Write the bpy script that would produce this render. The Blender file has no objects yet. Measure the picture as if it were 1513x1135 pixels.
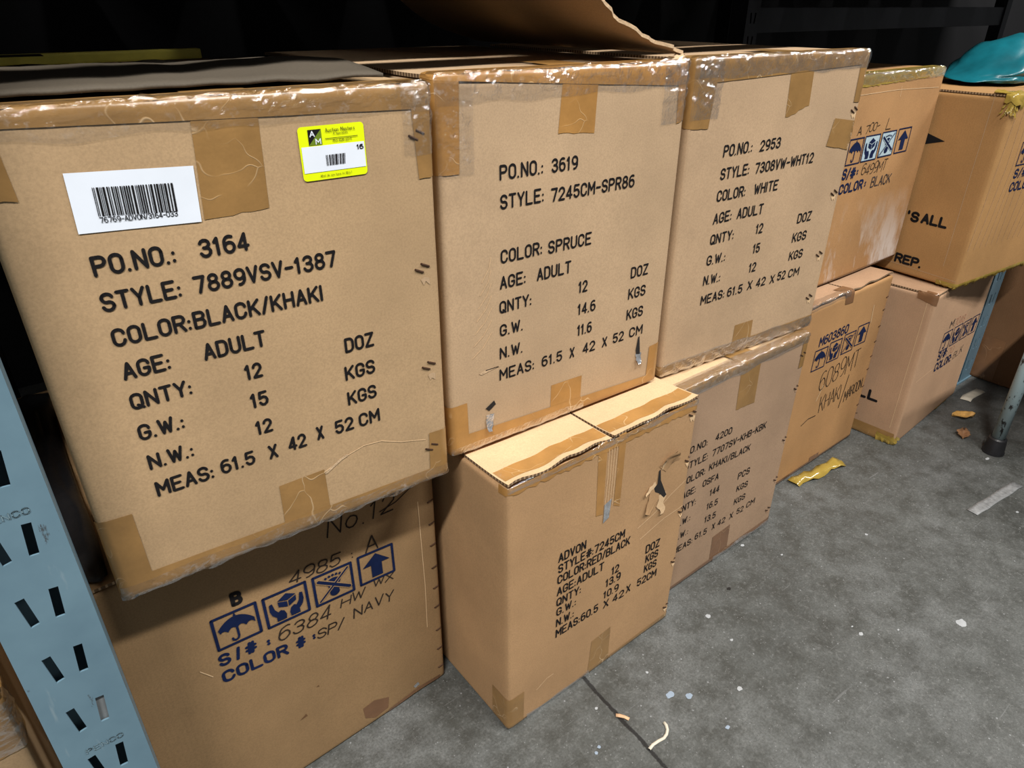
import bpy, bmesh, math, random
from mathutils import Vector, Matrix, noise, geometry
PI = math.pi
SC = bpy.context.scene
COL = SC.collection

# ------------------------------------------------------------ camera, world, lights
cam_d = bpy.data.cameras.new('camera')
cam = bpy.data.objects.new('camera', cam_d); COL.objects.link(cam)
cam.location = (0.21279, -0.96100, 1.10536)
cam.rotation_euler = (math.radians(61.5404), math.radians(-0.0068), math.radians(-37.1900))
cam_d.sensor_width = 36.0
cam_d.lens = 1027.97 / 1513 * 36.0
cam_d.clip_start = 0.02
SC.camera = cam

world = bpy.data.worlds.new('world'); SC.world = world
world.use_nodes = True
world.node_tree.nodes['Background'].inputs[0].default_value = (0.95, 0.97, 1.0, 1)
world.node_tree.nodes['Background'].inputs[1].default_value = 0.10

def lamp(name, loc, sx, sy, power, color, aim):
    d = bpy.data.lights.new(name, 'AREA'); d.shape = 'RECTANGLE'
    d.size = sx; d.size_y = sy; d.energy = power; d.color = color
    o = bpy.data.objects.new(name, d); COL.objects.link(o); o.location = loc
    o.rotation_euler = (Vector(aim) - Vector(loc)).to_track_quat('-Z', 'Y').to_euler()
    return o
# strip fixtures in a row along the aisle ceiling, parallel to the rack
for lx, pw in ((-1.7, 300), (1.8, 188), (5.3, 215)):
    lamp('aisle_strip_lamp', (lx, -2.35, 4.6), 1.8, 0.14, pw, (1.0, 0.97, 0.92), (lx, -0.5, 0.4))

vs = SC.view_settings
vs.view_transform = 'Standard'; vs.look = 'None'; vs.gamma = 1.0; vs.exposure = 0.0
vs.use_curve_mapping = False

# ------------------------------------------------------------ materials
def newmat(name):
    m = bpy.data.materials.new(name); m.use_nodes = True
    nt = m.node_tree
    return m, nt, nt.nodes['Principled BSDF'], nt.nodes, nt.links
def texco(N, L, scale=(1, 1, 1)):
    t = N.new('ShaderNodeTexCoord'); mp = N.new('ShaderNodeMapping')
    mp.inputs['Scale'].default_value = scale
    L.new(t.outputs['Object'], mp.inputs[0]); return mp.outputs[0]
def noi(N, L, vec, sc, det=4, rough=.55):
    n = N.new('ShaderNodeTexNoise'); n.inputs['Scale'].default_value = sc
    n.inputs['Detail'].default_value = det; n.inputs['Roughness'].default_value = rough
    L.new(vec, n.inputs['Vector']); return n.outputs[0]
def ramp(N, L, fac, stops):
    r = N.new('ShaderNodeValToRGB'); e = r.color_ramp.elements
    while len(e) < len(stops): e.new(.5)
    for i, (p, c) in enumerate(stops):
        e[i].position = p; e[i].color = (*c, 1) if len(c) == 3 else c
    L.new(fac, r.inputs[0]); return r.outputs[0]
def mix(N, L, fac, a, b, mode='MIX'):
    m = N.new('ShaderNodeMix'); m.data_type = 'RGBA'; m.blend_type = mode
    for s, v in ((m.inputs[0], fac), (m.inputs[6], a), (m.inputs[7], b)):
        if hasattr(v, 'links'): L.new(v, s)
        elif isinstance(v, (int, float)): s.default_value = v
        else: s.default_value = (*v, 1)
    return m.outputs[2]
def mth(N, L, op, a, b=0.0, c=None):
    m = N.new('ShaderNodeMath'); m.operation = op
    for i, v in enumerate((a, b) if c is None else (a, b, c)):
        if hasattr(v, 'links'): L.new(v, m.inputs[i])
        else: m.inputs[i].default_value = v
    return m.outputs[0]
def bump(N, L, P, h, strength=.3, dist=.002):
    b = N.new('ShaderNodeBump'); b.inputs['Strength'].default_value = strength
    b.inputs['Distance'].default_value = dist
    L.new(h, b.inputs['Height']); L.new(b.outputs[0], P.inputs['Normal'])

def cardboard(name, c, scuff=0.0, flute=.35, fibre=.10):
    m, nt, P, N, L = newmat(name)
    v = texco(N, L)
    big = noi(N, L, v, 5, 3); fine = noi(N, L, v, 420, 3, .7); mid = noi(N, L, v, 60, 4)
    d = tuple(x * .84 for x in c); l = tuple(min(1, x * 1.13) for x in c)
    col = ramp(N, L, big, [(.3, d), (.7, l)])
    col = mix(N, L, ramp(N, L, fine, [(.38, (0, 0, 0)), (.66, (.38, .38, .38))]), col, tuple(x * .5 for x in c))
    col = mix(N, L, mth(N, L, 'MULTIPLY', mid, .22), col, tuple(min(1, x * 1.35) for x in c))
    vf = texco(N, L, (300, 300, 6)); fib = noi(N, L, vf, 1, 2)
    col = mix(N, L, ramp(N, L, fib, [(.64, (0, 0, 0)), (.78, (fibre,) * 3)]), col, tuple(min(1, x * 1.3) for x in c))
    if scuff:
        vs_ = texco(N, L, (1, 1, .35))
        sc = noi(N, L, vs_, 9, 6, .7)
        sz = N.new('ShaderNodeSeparateXYZ'); L.new(v, sz.inputs[0])
        low = ramp(N, L, sz.outputs[2], [(.04, (1, 1, 1)), (.20, (0, 0, 0))])
        col = mix(N, L, mth(N, L, 'MULTIPLY', low, ramp(N, L, sc, [(.48, (0, 0, 0)), (.62, (scuff,) * 3)])), col, (.66, .60, .56))
    L.new(col, P.inputs['Base Color'])
    P.inputs['Roughness'].default_value = .72
    P.inputs['Specular IOR Level'].default_value = .25
    sep = N.new('ShaderNodeSeparateXYZ'); L.new(v, sep.inputs[0])
    s = mth(N, L, 'ADD', sep.outputs[0], sep.outputs[1])
    fl = mth(N, L, 'SINE', mth(N, L, 'MULTIPLY', s, 2 * PI / .0065))
    h = mth(N, L, 'ADD', mth(N, L, 'MULTIPLY', fl, .04), mth(N, L, 'MULTIPLY', mid, flute))
    h = mth(N, L, 'ADD', h, mth(N, L, 'MULTIPLY', fine, .12))
    bump(N, L, P, h, .35, .0016)
    return m
M = {}
M['kraft_tan'] = cardboard('kraft_tan', (0.42, 0.285, 0.159))
M['kraft_peach'] = cardboard('kraft_peach', (0.455, 0.318, 0.195))
M['kraft_sand'] = cardboard('kraft_sand', (0.445, 0.308, 0.19))
M['kraft_orange'] = cardboard('kraft_orange', (0.39, 0.205, 0.078))
M['kraft_orange_scuffed'] = cardboard('kraft_orange_scuffed', (0.40, 0.22, 0.095), .8)
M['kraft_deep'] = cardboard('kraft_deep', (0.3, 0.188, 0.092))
M['kraft_yellow'] = cardboard('kraft_yellow', (0.432, 0.263, 0.134))
M['kraft_pink'] = cardboard('kraft_pink', (0.36, 0.24, 0.155))
M['kraft_rose'] = cardboard('kraft_rose', (.43, .27, .165))
M['kraft_pale'] = cardboard('kraft_pale', (.66, .46, .27))
M['kraft_dim'] = cardboard('kraft_dim', (.085, .070, .052))  # loose flap's board darkened: dim light under the deck put into its colour
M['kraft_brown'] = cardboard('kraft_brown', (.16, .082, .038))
M['kraft_amber'] = cardboard('kraft_amber', (.41, .226, .096))
M['kraft_honey'] = cardboard('kraft_honey', (.385, .212, .082))

def ply(name, c):                                       # raw fibres of torn or scraped board
    m, nt, P, N, L = newmat(name)
    f = noi(N, L, texco(N, L, (260, 40, 260)), 1, 4)
    L.new(ramp(N, L, f, [(.3, tuple(x * .7 for x in c)), (.7, c)]), P.inputs['Base Color'])
    P.inputs['Roughness'].default_value = .9
    bump(N, L, P, f, .5, .002); return m
M['torn_fibre'] = ply('torn_fibre', (.62, .44, .27))
def edge_mat():
    m, nt, P, N, L = newmat('corrugated_edge')
    v = texco(N, L); sep = N.new('ShaderNodeSeparateXYZ'); L.new(v, sep.inputs[0])
    s = mth(N, L, 'SINE', mth(N, L, 'MULTIPLY', mth(N, L, 'ADD', sep.outputs[0], sep.outputs[1]), 2 * PI / .007))
    L.new(ramp(N, L, s, [(.2, (.12, .07, .035)), (.8, (.42, .29, .17))]), P.inputs['Base Color'])
    P.inputs['Roughness'].default_value = .9; return m
M['corrugated_edge'] = edge_mat()

def tape(name, c, lite, rough=.28):
    m, nt, P, N, L = newmat(name)
    v = texco(N, L)
    n1 = noi(N, L, v, 22, 5); fine = noi(N, L, v, 300, 2)
    col = ramp(N, L, n1, [(.3, tuple(x * .85 for x in c)), (.7, tuple(x * 1.15 for x in c))])
    col = mix(N, L, mth(N, L, 'MULTIPLY', fine, .3), col, tuple(x * .6 for x in c))
    # trapped air: thin pale creases
    w = N.new('ShaderNodeTexNoise'); w.inputs['Scale'].default_value = 14; L.new(v, w.inputs['Vector'])
    ad = N.new('ShaderNodeVectorMath'); ad.operation = 'MULTIPLY_ADD'
    L.new(w.outputs['Color'], ad.inputs[0]); ad.inputs[1].default_value = (.12, .12, .12); L.new(v, ad.inputs[2])
    vo = N.new('ShaderNodeTexVoronoi'); vo.feature = 'DISTANCE_TO_EDGE'; vo.inputs['Scale'].default_value = 19
    L.new(ad.outputs[0], vo.inputs['Vector'])
    cr = ramp(N, L, vo.outputs['Distance'], [(.0, (1, 1, 1)), (.022, (0, 0, 0))])
    msk = ramp(N, L, noi(N, L, v, 13, 2), [(.52, (0, 0, 0)), (.62, (.75, .75, .75))])
    f = mth(N, L, 'MULTIPLY', cr, msk)
    L.new(mix(N, L, f, col, lite), P.inputs['Base Color'])
    P.inputs['Roughness'].default_value = rough
    P.inputs['Specular IOR Level'].default_value = .55
    h = mth(N, L, 'ADD', mth(N, L, 'MULTIPLY', n1, .9), mth(N, L, 'MULTIPLY', f, .5))
    bump(N, L, P, h, .35, .003); return m
M['brown_tape'] = tape('brown_tape', (.30, .168, .058), (.58, .42, .25))
M['amber_tape'] = tape('amber_tape', (.40, .205, .060), (.66, .46, .25))
M['dark_tape'] = tape('dark_tape', (.19, .095, .045), (.36, .22, .12))
M['gold_tape'] = tape('gold_tape', (.34, .235, .045), (.78, .66, .30), .2)

def film():
    m, nt, P, N, L = newmat('clear_film')
    v = texco(N, L); n1 = noi(N, L, v, 90, 5, .65)
    t = N.new('ShaderNodeBsdfTransparent'); g = N.new('ShaderNodeBsdfGlossy')
    g.inputs['Roughness'].default_value = .13; g.inputs['Color'].default_value = (.95, .97, 1, 1)
    b = N.new('ShaderNodeBump'); b.inputs['Strength'].default_value = .5; b.inputs['Distance'].default_value = .004
    L.new(n1, b.inputs['Height']); L.new(b.outputs[0], g.inputs['Normal'])
    fr = N.new('ShaderNodeLayerWeight'); fr.inputs['Blend'].default_value = .22; L.new(b.outputs[0], fr.inputs['Normal'])
    d = N.new('ShaderNodeBsdfDiffuse'); d.inputs['Color'].default_value = (.80, .82, .84, 1)
    hz = N.new('ShaderNodeMixShader')
    L.new(ramp(N, L, n1, [(.55, (.0,) * 3), (.75, (.14,) * 3)]), hz.inputs[0])
    L.new(t.outputs[0], hz.inputs[1]); L.new(d.outputs[0], hz.inputs[2])
    mx = N.new('ShaderNodeMixShader')
    L.new(mth(N, L, 'MINIMUM', mth(N, L, 'MULTIPLY_ADD', fr.outputs['Fresnel'], .6, .10), .5), mx.inputs[0])
    L.new(hz.outputs[0], mx.inputs[1]); L.new(g.outputs[0], mx.inputs[2])
    L.new(mx.outputs[0], N['Material Output'].inputs[0]); return m
M['clear_film'] = film()

def plain(name, c, rough=.6, metal=0.0, var=.12, sc=40, bmp=.0):
    m, nt, P, N, L = newmat(name)
    n = noi(N, L, texco(N, L), sc, 4)
    L.new(ramp(N, L, n, [(.3, tuple(x * (1 - var) for x in c)), (.7, tuple(min(1, x * (1 + var)) for x in c))]), P.inputs['Base Color'])
    P.inputs['Roughness'].default_value = rough; P.inputs['Metallic'].default_value = metal
    if bmp: bump(N, L, P, n, bmp, .004)
    if name.endswith('_ink'): P.inputs['Specular IOR Level'].default_value = .08; P.inputs['Roughness'].default_value = .85
    return m
M['black_ink'] = plain('black_ink', (.012, .011, .012), .55)
M['faded_ink'] = plain('faded_ink', (.05, .04, .04), .6, var=.5, sc=120)
M['blue_ink'] = plain('blue_ink', (.007, .014, .052), .5, var=.2)
M['marker_ink'] = plain('marker_ink', (.03, .022, .018), .45, var=.3)
M['pencil_red'] = plain('pencil_red', (.40, .17, .10), .7)
M['gap_shade_black'] = plain('gap_shade_black', (.006, .006, .007), .45, bmp=.3)  # for the added gap sheet, shade put into the colour
M['white_paper'] = plain('white_paper', (.74, .80, .90), .5, var=.02)
M['neon_yellow'] = plain('neon_yellow', (.74, .86, .0), .45, var=.02)
M['olive_green'] = plain('olive_green', (.13, .21, .012), .5, var=.02)
M['pale_blue_film'] = plain('pale_blue_film', (.42, .55, .62), .3, var=.1)
M['staple_steel'] = plain('staple_steel', (.10, .055, .035), .4, .6, .3)
M['foil'] = plain('foil', (.72, .74, .78), .22, .8, .2, 90, .8)
M['dark_hole'] = plain('dark_hole', (.008, .006, .005), .9)
M['black_rubber'] = plain('black_rubber', (.012, .012, .014), .45, var=.3)
M['dark_metal'] = plain('dark_metal', (.022, .023, .028), .5, .2)
M['dark_wall'] = plain('dark_wall', (.007, .007, .009), .9)
M['deck_board'] = plain('deck_board', (.10, .075, .05), .8)
M['teal_plastic'] = plain('teal_plastic', (.004, .105, .135), .35, var=.3, sc=12, bmp=.3)
M['grey_plastic'] = plain('grey_plastic', (.20, .19, .175), .35, var=.3, sc=14, bmp=.5)
M['white_cloth'] = plain('white_cloth', (.62, .58, .54), .7)
M['leaf_ochre'] = plain('leaf_ochre', (.60, .34, .09), .6, var=.3, sc=80)
M['leaf_brown'] = plain('leaf_brown', (.24, .12, .055), .6, var=.3, sc=80)
M['paper_cream'] = plain('paper_cream', (.62, .57, .47), .6)
M['wood_chip'] = plain('wood_chip', (.60, .38, .22), .7)
M['paint_blue'] = plain('paint_blue', (.26, .32, .40), .5)
M['paint_white'] = plain('paint_white', (.36, .375, .39), .5)
M['grey_tape'] = plain('grey_tape', (.24, .245, .25), .5, var=.25, sc=120)
M['yellow_band'] = plain('yellow_band', (.62, .55, .09), .5)
def post_paint():
    m, nt, P, N, L = newmat('blue_grey_paint')
    v = texco(N, L)
    col = ramp(N, L, noi(N, L, v, 14, 4), [(.3, (.108, .188, .246)), (.7, (.135, .228, .290))])
    ch = noi(N, L, texco(N, L, (1, 1, .3)), 62, 6, .7)
    col = mix(N, L, ramp(N, L, ch, [(.655, (0, 0, 0)), (.69, (.9, .9, .9))]), col, (.05, .055, .06))
    sc = noi(N, L, texco(N, L, (1, 1, .16)), 55, 4, .6)
    col = mix(N, L, ramp(N, L, sc, [(.62, (0, 0, 0)), (.72, (.6, .6, .6))]), col, (.26, .33, .365))
    L.new(col, P.inputs['Base Color']); P.inputs['Roughness'].default_value = .42
    bump(N, L, P, ch, .15, .001); return m
M['post_paint'] = post_paint()
def leg_paint():
    m, nt, P, N, L = newmat('chipped_leg_paint')
    v = texco(N, L, (1, 1, .45))
    ch = noi(N, L, v, 90, 4, .65)
    col = mix(N, L, ramp(N, L, ch, [(.575, (0, 0, 0)), (.61, (1, 1, 1))]), (.22, .29, .31), (.018, .018, .018))
    L.new(col, P.inputs['Base Color']); P.inputs['Roughness'].default_value = .4; return m
M['leg_paint'] = leg_paint()
M['emboss_paint'] = plain('emboss_paint', (.165, .25, .295), .4)
def concrete():
    m, nt, P, N, L = newmat('floor_concrete')
    v = texco(N, L)
    big = noi(N, L, v, 2.6, 5, .6); mid = noi(N, L, v, 17, 6, .65); fine = noi(N, L, v, 240, 4, .7)
    col = ramp(N, L, big, [(.30, (.066, .070, .067)), (.50, (.104, .109, .105)), (.72, (.160, .167, .167))])
    col = mix(N, L, ramp(N, L, mid, [(.36, (.75, .75, .75)), (.60, (0, 0, 0))]), col, (.043, .044, .039))
    col = mix(N, L, ramp(N, L, fine, [(.40, (0, 0, 0)), (.62, (.5, .5, .5))]), col, (.034, .035, .031))
    gr = noi(N, L, v, 95, 4, .75)
    col = mix(N, L, ramp(N, L, gr, [(.52, (0, 0, 0)), (.70, (.45, .45, .45))]), col, (.19, .193, .188))
    # rusty wash
    ru = noi(N, L, v, 3.4, 3)
    col = mix(N, L, ramp(N, L, ru, [(.66, (0, 0, 0)), (.80, (.30, .30, .30))]), col, (.11, .06, .04))
    # small pale specks and scratches
    vo = N.new('ShaderNodeTexVoronoi'); vo.inputs['Scale'].default_value = 58; L.new(v, vo.inputs['Vector'])
    vo.inputs['Randomness'].default_value = 1
    sp = ramp(N, L, vo.outputs['Distance'], [(.06, (1, 1, 1)), (.12, (0, 0, 0))])
    pick = N.new('ShaderNodeSeparateColor'); L.new(vo.outputs['Color'], pick.inputs[0])
    pk = ramp(N, L, pick.outputs[0], [(.80, (0, 0, 0)), (.84, (.7, .7, .7))])
    col = mix(N, L, mth(N, L, 'MULTIPLY', sp, pk), col, (.30, .31, .32))
    vo2 = N.new('ShaderNodeTexVoronoi'); vo2.inputs['Scale'].default_value = 190; L.new(v, vo2.inputs['Vector'])
    pick2 = N.new('ShaderNodeSeparateColor'); L.new(vo2.outputs['Color'], pick2.inputs[0])
    sp2 = mth(N, L, 'MULTIPLY', ramp(N, L, vo2.outputs['Distance'], [(.10, (1, 1, 1)), (.25, (0, 0, 0))]),
              ramp(N, L, pick2.outputs[1], [(.86, (0, 0, 0)), (.88, (.6, .6, .6))]))
    col = mix(N, L, sp2, col, (.28, .285, .29))
    for ang, off in ((.5, 0), (1.7, 3.1), (2.7, 7.7)):
        mp = N.new('ShaderNodeMapping'); t = N.new('ShaderNodeTexCoord'); L.new(t.outputs['Object'], mp.inputs[0])
        mp.inputs['Rotation'].default_value = (0, 0, ang); mp.inputs['Location'].default_value = (off, off, 0)
        mp.inputs['Scale'].default_value = (9, 150, 1)
        s = noi(N, L, mp.outputs[0], 1, 2, .4)
        col = mix(N, L, ramp(N, L, s, [(.74, (0, 0, 0)), (.80, (.25, .25, .25))]), col, (.26, .265, .27))
    # saw-cut joint, slightly ragged, filled with dirt
    sep = N.new('ShaderNodeSeparateXYZ'); L.new(v, sep.inputs[0])
    wob = mth(N, L, 'ADD', mth(N, L, 'MULTIPLY', mth(N, L, 'SUBTRACT', mid, .5), .007), mth(N, L, 'MULTIPLY', mth(N, L, 'SUBTRACT', gr, .5), .006))
    x0 = mth(N, L, 'ADD', mth(N, L, 'MULTIPLY_ADD', sep.outputs[1], .044, .8685), wob)
    dj = mth(N, L, 'ABSOLUTE', mth(N, L, 'SUBTRACT', sep.outputs[0], x0))
    jf = ramp(N, L, mth(N, L, 'MULTIPLY', dj, 100), [(.27, (1, 1, 1)), (.46, (0, 0, 0))])
    col = mix(N, L, jf, col, (.012, .012, .012))
    L.new(col, P.inputs['Base Color'])
    L.new(ramp(N, L, mid, [(.3, (.42,) * 3), (.7, (.62,) * 3)]), P.inputs['Roughness'])
    h = mth(N, L, 'SUBTRACT', mth(N, L, 'ADD', mth(N, L, 'MULTIPLY', fine, .25), mth(N, L, 'MULTIPLY', mid, .25)), jf)
    bump(N, L, P, h, .4, .003); return m
M['floor'] = concrete()

# ------------------------------------------------------------ generic helpers
def link(name, bm, mat, parent=None, smooth=False):
    me = bpy.data.meshes.new(name); bm.to_mesh(me); bm.free()
    for m in (mat if isinstance(mat, list) else [mat]): me.materials.append(m)
    if smooth:
        for p in me.polygons: p.use_smooth = True
    o = bpy.data.objects.new(name, me); COL.objects.link(o)
    if parent: o.parent = parent
    return o
def thing(name, loc, rz, label, cat, group=None):
    o = bpy.data.objects.new(name, None); COL.objects.link(o)
    o.location = loc; o.rotation_euler = (0, 0, rz); o.empty_display_size = .1
    o['label'] = label; o['category'] = cat
    if group: o['group'] = group
    return o
def tag(o, label, cat, group=None):
    o['label'] = label; o['category'] = cat
    if group: o['group'] = group
    return o
def bx(bm, x0, y0, z0, x1, y1, z1, bev=0):
    r = bmesh.ops.create_cube(bm, size=1)
    vs_ = r['verts']
    for v in vs_:
        v.co = Vector((x0 + (v.co.x + .5) * (x1 - x0), y0 + (v.co.y + .5) * (y1 - y0), z0 + (v.co.z + .5) * (z1 - z0)))
    if bev:
        es = list({e for v in vs_ for e in v.link_edges})
        bmesh.ops.bevel(bm, geom=es, offset=bev, segments=2, affect='EDGES', profile=.7)
def cyl(bm, p0, p1, r0, r1=None, seg=24):
    r1 = r0 if r1 is None else r1
    p0, p1 = Vector(p0), Vector(p1); d = p1 - p0
    q = d.to_track_quat('Z', 'Y').to_matrix().to_4x4()
    bmesh.ops.create_cone(bm, cap_ends=True, segments=seg, radius1=r0, radius2=r1, depth=d.length,
                          matrix=Matrix.Translation((p0 + p1) / 2) @ q)

# ------------------------------------------------------------ stroke lettering
def arc(cx, cy, rx, ry, a0, a1, n=7):
    return [(cx + rx * math.cos(math.radians(a0 + (a1 - a0) * i / n)), cy + ry * math.sin(math.radians(a0 + (a1 - a0) * i / n))) for i in range(n + 1)]
def stad():                                             # narrow rounded O
    return arc(.5, .72, .5, .28, 0, 180) + arc(.5, .28, .5, .28, 180, 360) + [(1, .72)]
G = {
 'A': [[(0, 0), (.5, 1), (1, 0)], [(.18, .33), (.82, .33)]],
 'B': [[(0, 0), (0, 1), (.55, 1)] + arc(.6, .77, .36, .23, 90, -90) + [(0, .54)], [(.55, .54)] + arc(.62, .27, .38, .27, 90, -90) + [(0, 0)]],
 'C': [arc(.5, .72, .5, .28, 0, 180) + arc(.5, .28, .5, .28, 180, 360)],
 'D': [[(0, 0), (0, 1), (.45, 1)] + arc(.5, .68, .5, .32, 90, 0, 5) + arc(.5, .32, .5, .32, 0, -90, 5) + [(0, 0)]],
 'E': [[(1, 1), (0, 1), (0, 0), (1, 0)], [(0, .52), (.8, .52)]],
 'F': [[(1, 1), (0, 1), (0, 0)], [(0, .52), (.8, .52)]],
 'G': [arc(.5, .72, .5, .28, 0, 180) + arc(.5, .28, .5, .28, 180, 360) + [(1, .45), (.55, .45)]],
 'H': [[(0, 0), (0, 1)], [(1, 0), (1, 1)], [(0, .52), (1, .52)]],
 'I': [[(0, 0), (0, 1)]],
 'K': [[(0, 0), (0, 1)], [(1, 1), (.05, .40)], [(.33, .58), (1, 0)]],
 'L': [[(0, 1), (0, 0), (1, 0)]],
 'M': [[(0, 0), (0, 1), (.5, .35), (1, 1), (1, 0)]],
 'N': [[(0, 0), (0, 1), (1, 0), (1, 1)]],
 'O': [stad()], '0': [stad()],
 'P': [[(0, 0), (0, 1), (.5, 1)] + arc(.6, .75, .4, .25, 90, -90) + [(0, .5)]],
 'Q': [stad(), [(.55, .22), (1.05, -.02)]],
 'R': [[(0, 0), (0, 1), (.5, 1)] + arc(.6, .75, .4, .25, 90, -90) + [(0, .5)], [(.5, .5), (1, 0)]],
 'S': [arc(.5, .75, .48, .25, 10, 180) + arc(.48, .73, .46, .24, 180, 260, 3) + arc(.5, .26, .5, .26, 75, 0, 4) + arc(.5, .26, .5, .26, 0, -170)],
 'T': [[(0, 1), (1, 1)], [(.5, 1), (.5, 0)]],
 'U': [[(0, 1), (0, .28)] + arc(.5, .28, .5, .28, 180, 360) + [(1, 1)]],
 'V': [[(0, 1), (.5, 0), (1, 1)]],
 'W': [[(0, 1), (.26, 0), (.5, .8), (.74, 0), (1, 1)]],
 'X': [[(0, 0), (1, 1)], [(0, 1), (1, 0)]],
 'Y': [[(0, 1), (.5, .45), (1, 1)], [(.5, .45), (.5, 0)]],
 'Z': [[(0, 1), (1, 1), (0, 0), (1, 0)]],
 '1': [[(0, .78), (.55, 1), (.55, 0)]],
 '2': [arc(.5, .70, .48, .30, 170, -20) + [(0, 0), (1, 0)]],
 '3': [arc(.48, .76, .46, .24, 165, -80) + [(.35, .53)], [(.5, .53)] + arc(.5, .27, .5, .27, 80, -165)],
 '4': [[(.72, 0), (.72, 1), (0, .25), (1, .25)]],
 '5': [[(.92, 1), (.12, 1), (.05, .54)] + arc(.5, .32, .5, .32, 130, -160)],
 '6': [[(.85, .95)] + arc(.55, .62, .55, .38, 80, 180, 5) + arc(.5, .31, .5, .31, 180, 520, 14)],
 '7': [[(0, 1), (1, 1), (.42, 0)]],
 '8': [arc(.5, .76, .42, .24, -90, 270, 14), arc(.5, .27, .5, .27, 90, 450, 14)],
 '9': [arc(.5, .69, .5, .31, 0, 340, 14), [(1, .69)] + arc(.45, .38, .55, .38, 0, -100, 5)],
 '.': [[(0, 0), (0, .012)]],
 ':': [[(0, .06), (0, .08)], [(0, .52), (0, .54)]],
 '/': [[(0, -.04), (1, 1.04)]],
 '-': [[(0, .47), (1, .47)]],
 '#': [[(.25, 0), (.42, 1)], [(.62, 0), (.8, 1)], [(0, .33), (1, .33)], [(.03, .67), (1.03, .67)]],
 '&': [arc(.4, .78, .28, .22, -60, 250, 9) + [(1, 0)], arc(.4, .27, .4, .27, 100, 370, 9)],
 '?': [arc(.45, .72, .42, .28, 170, -60, 8) + [(.45, .28)], [(.45, 0), (.45, .01)]],
 "'": [[(0, 1), (0, .8)]],
 'a': [arc(.45, .3, .45, .3, 0, 360, 10), [(.9, .6), (.9, 0)]], 'c': [arc(.5, .3, .45, .3, 40, 320, 9)],
 'd': [arc(.45, .3, .45, .3, 0, 360, 10), [(.9, 1), (.9, 0)]], 'e': [[(.05, .32), (.9, .32)] + arc(.47, .3, .43, .3, 0, 310, 9)],
 'h': [[(0, 1), (0, 0)], [(0, .4)] + arc(.4, .35, .4, .25, 180, 0, 6) + [(.8, 0)]],
 'i': [[(0, .6), (0, 0)], [(0, .85), (0, .87)]], 'l': [[(0, 1), (0, 0)]],
 'n': [[(0, .6), (0, 0)], [(0, .4)] + arc(.4, .35, .4, .25, 180, 0, 6) + [(.8, 0)]],
 'o': [arc(.45, .3, .45, .3, 0, 360, 10)], 'p': [arc(.5, .3, .45, .3, 0, 360, 10), [(.05, .6), (.05, -.3)]],
 'r': [[(0, .6), (0, 0)], [(0, .38)] + arc(.45, .35, .4, .25, 170, 70, 4)], 's': [[(.8, .55), (.3, .6), (.08, .45), (.75, .2), (.6, .02), (.05, .05)]],
 't': [[(.35, .9), (.35, .08), (.7, 0)], [(0, .6), (.75, .6)]], 'u': [[(0, .6), (0, .25)] + arc(.4, .25, .4, .25, 180, 360, 6) + [(.8, .6)], [(.8, .25), (.8, 0)]],
 'v': [[(0, .6), (.4, 0), (.8, .6)]], 'w': [[(0, .6), (.25, 0), (.5, .5), (.75, 0), (1, .6)]], 'y': [[(0, .6), (.42, 0)], [(.85, .6), (.25, -.3)]],
}
WID = {'.': .12, ':': .12, 'I': .12, '1': .55, '/': .6, '-': .75, 'M': 1.2, 'W': 1.35, ' ': .8, "'": .12, '#': 1.25, 'i': .1, 'l': .1, 't': .7, 'r': .7, 'w': 1.2}

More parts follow.
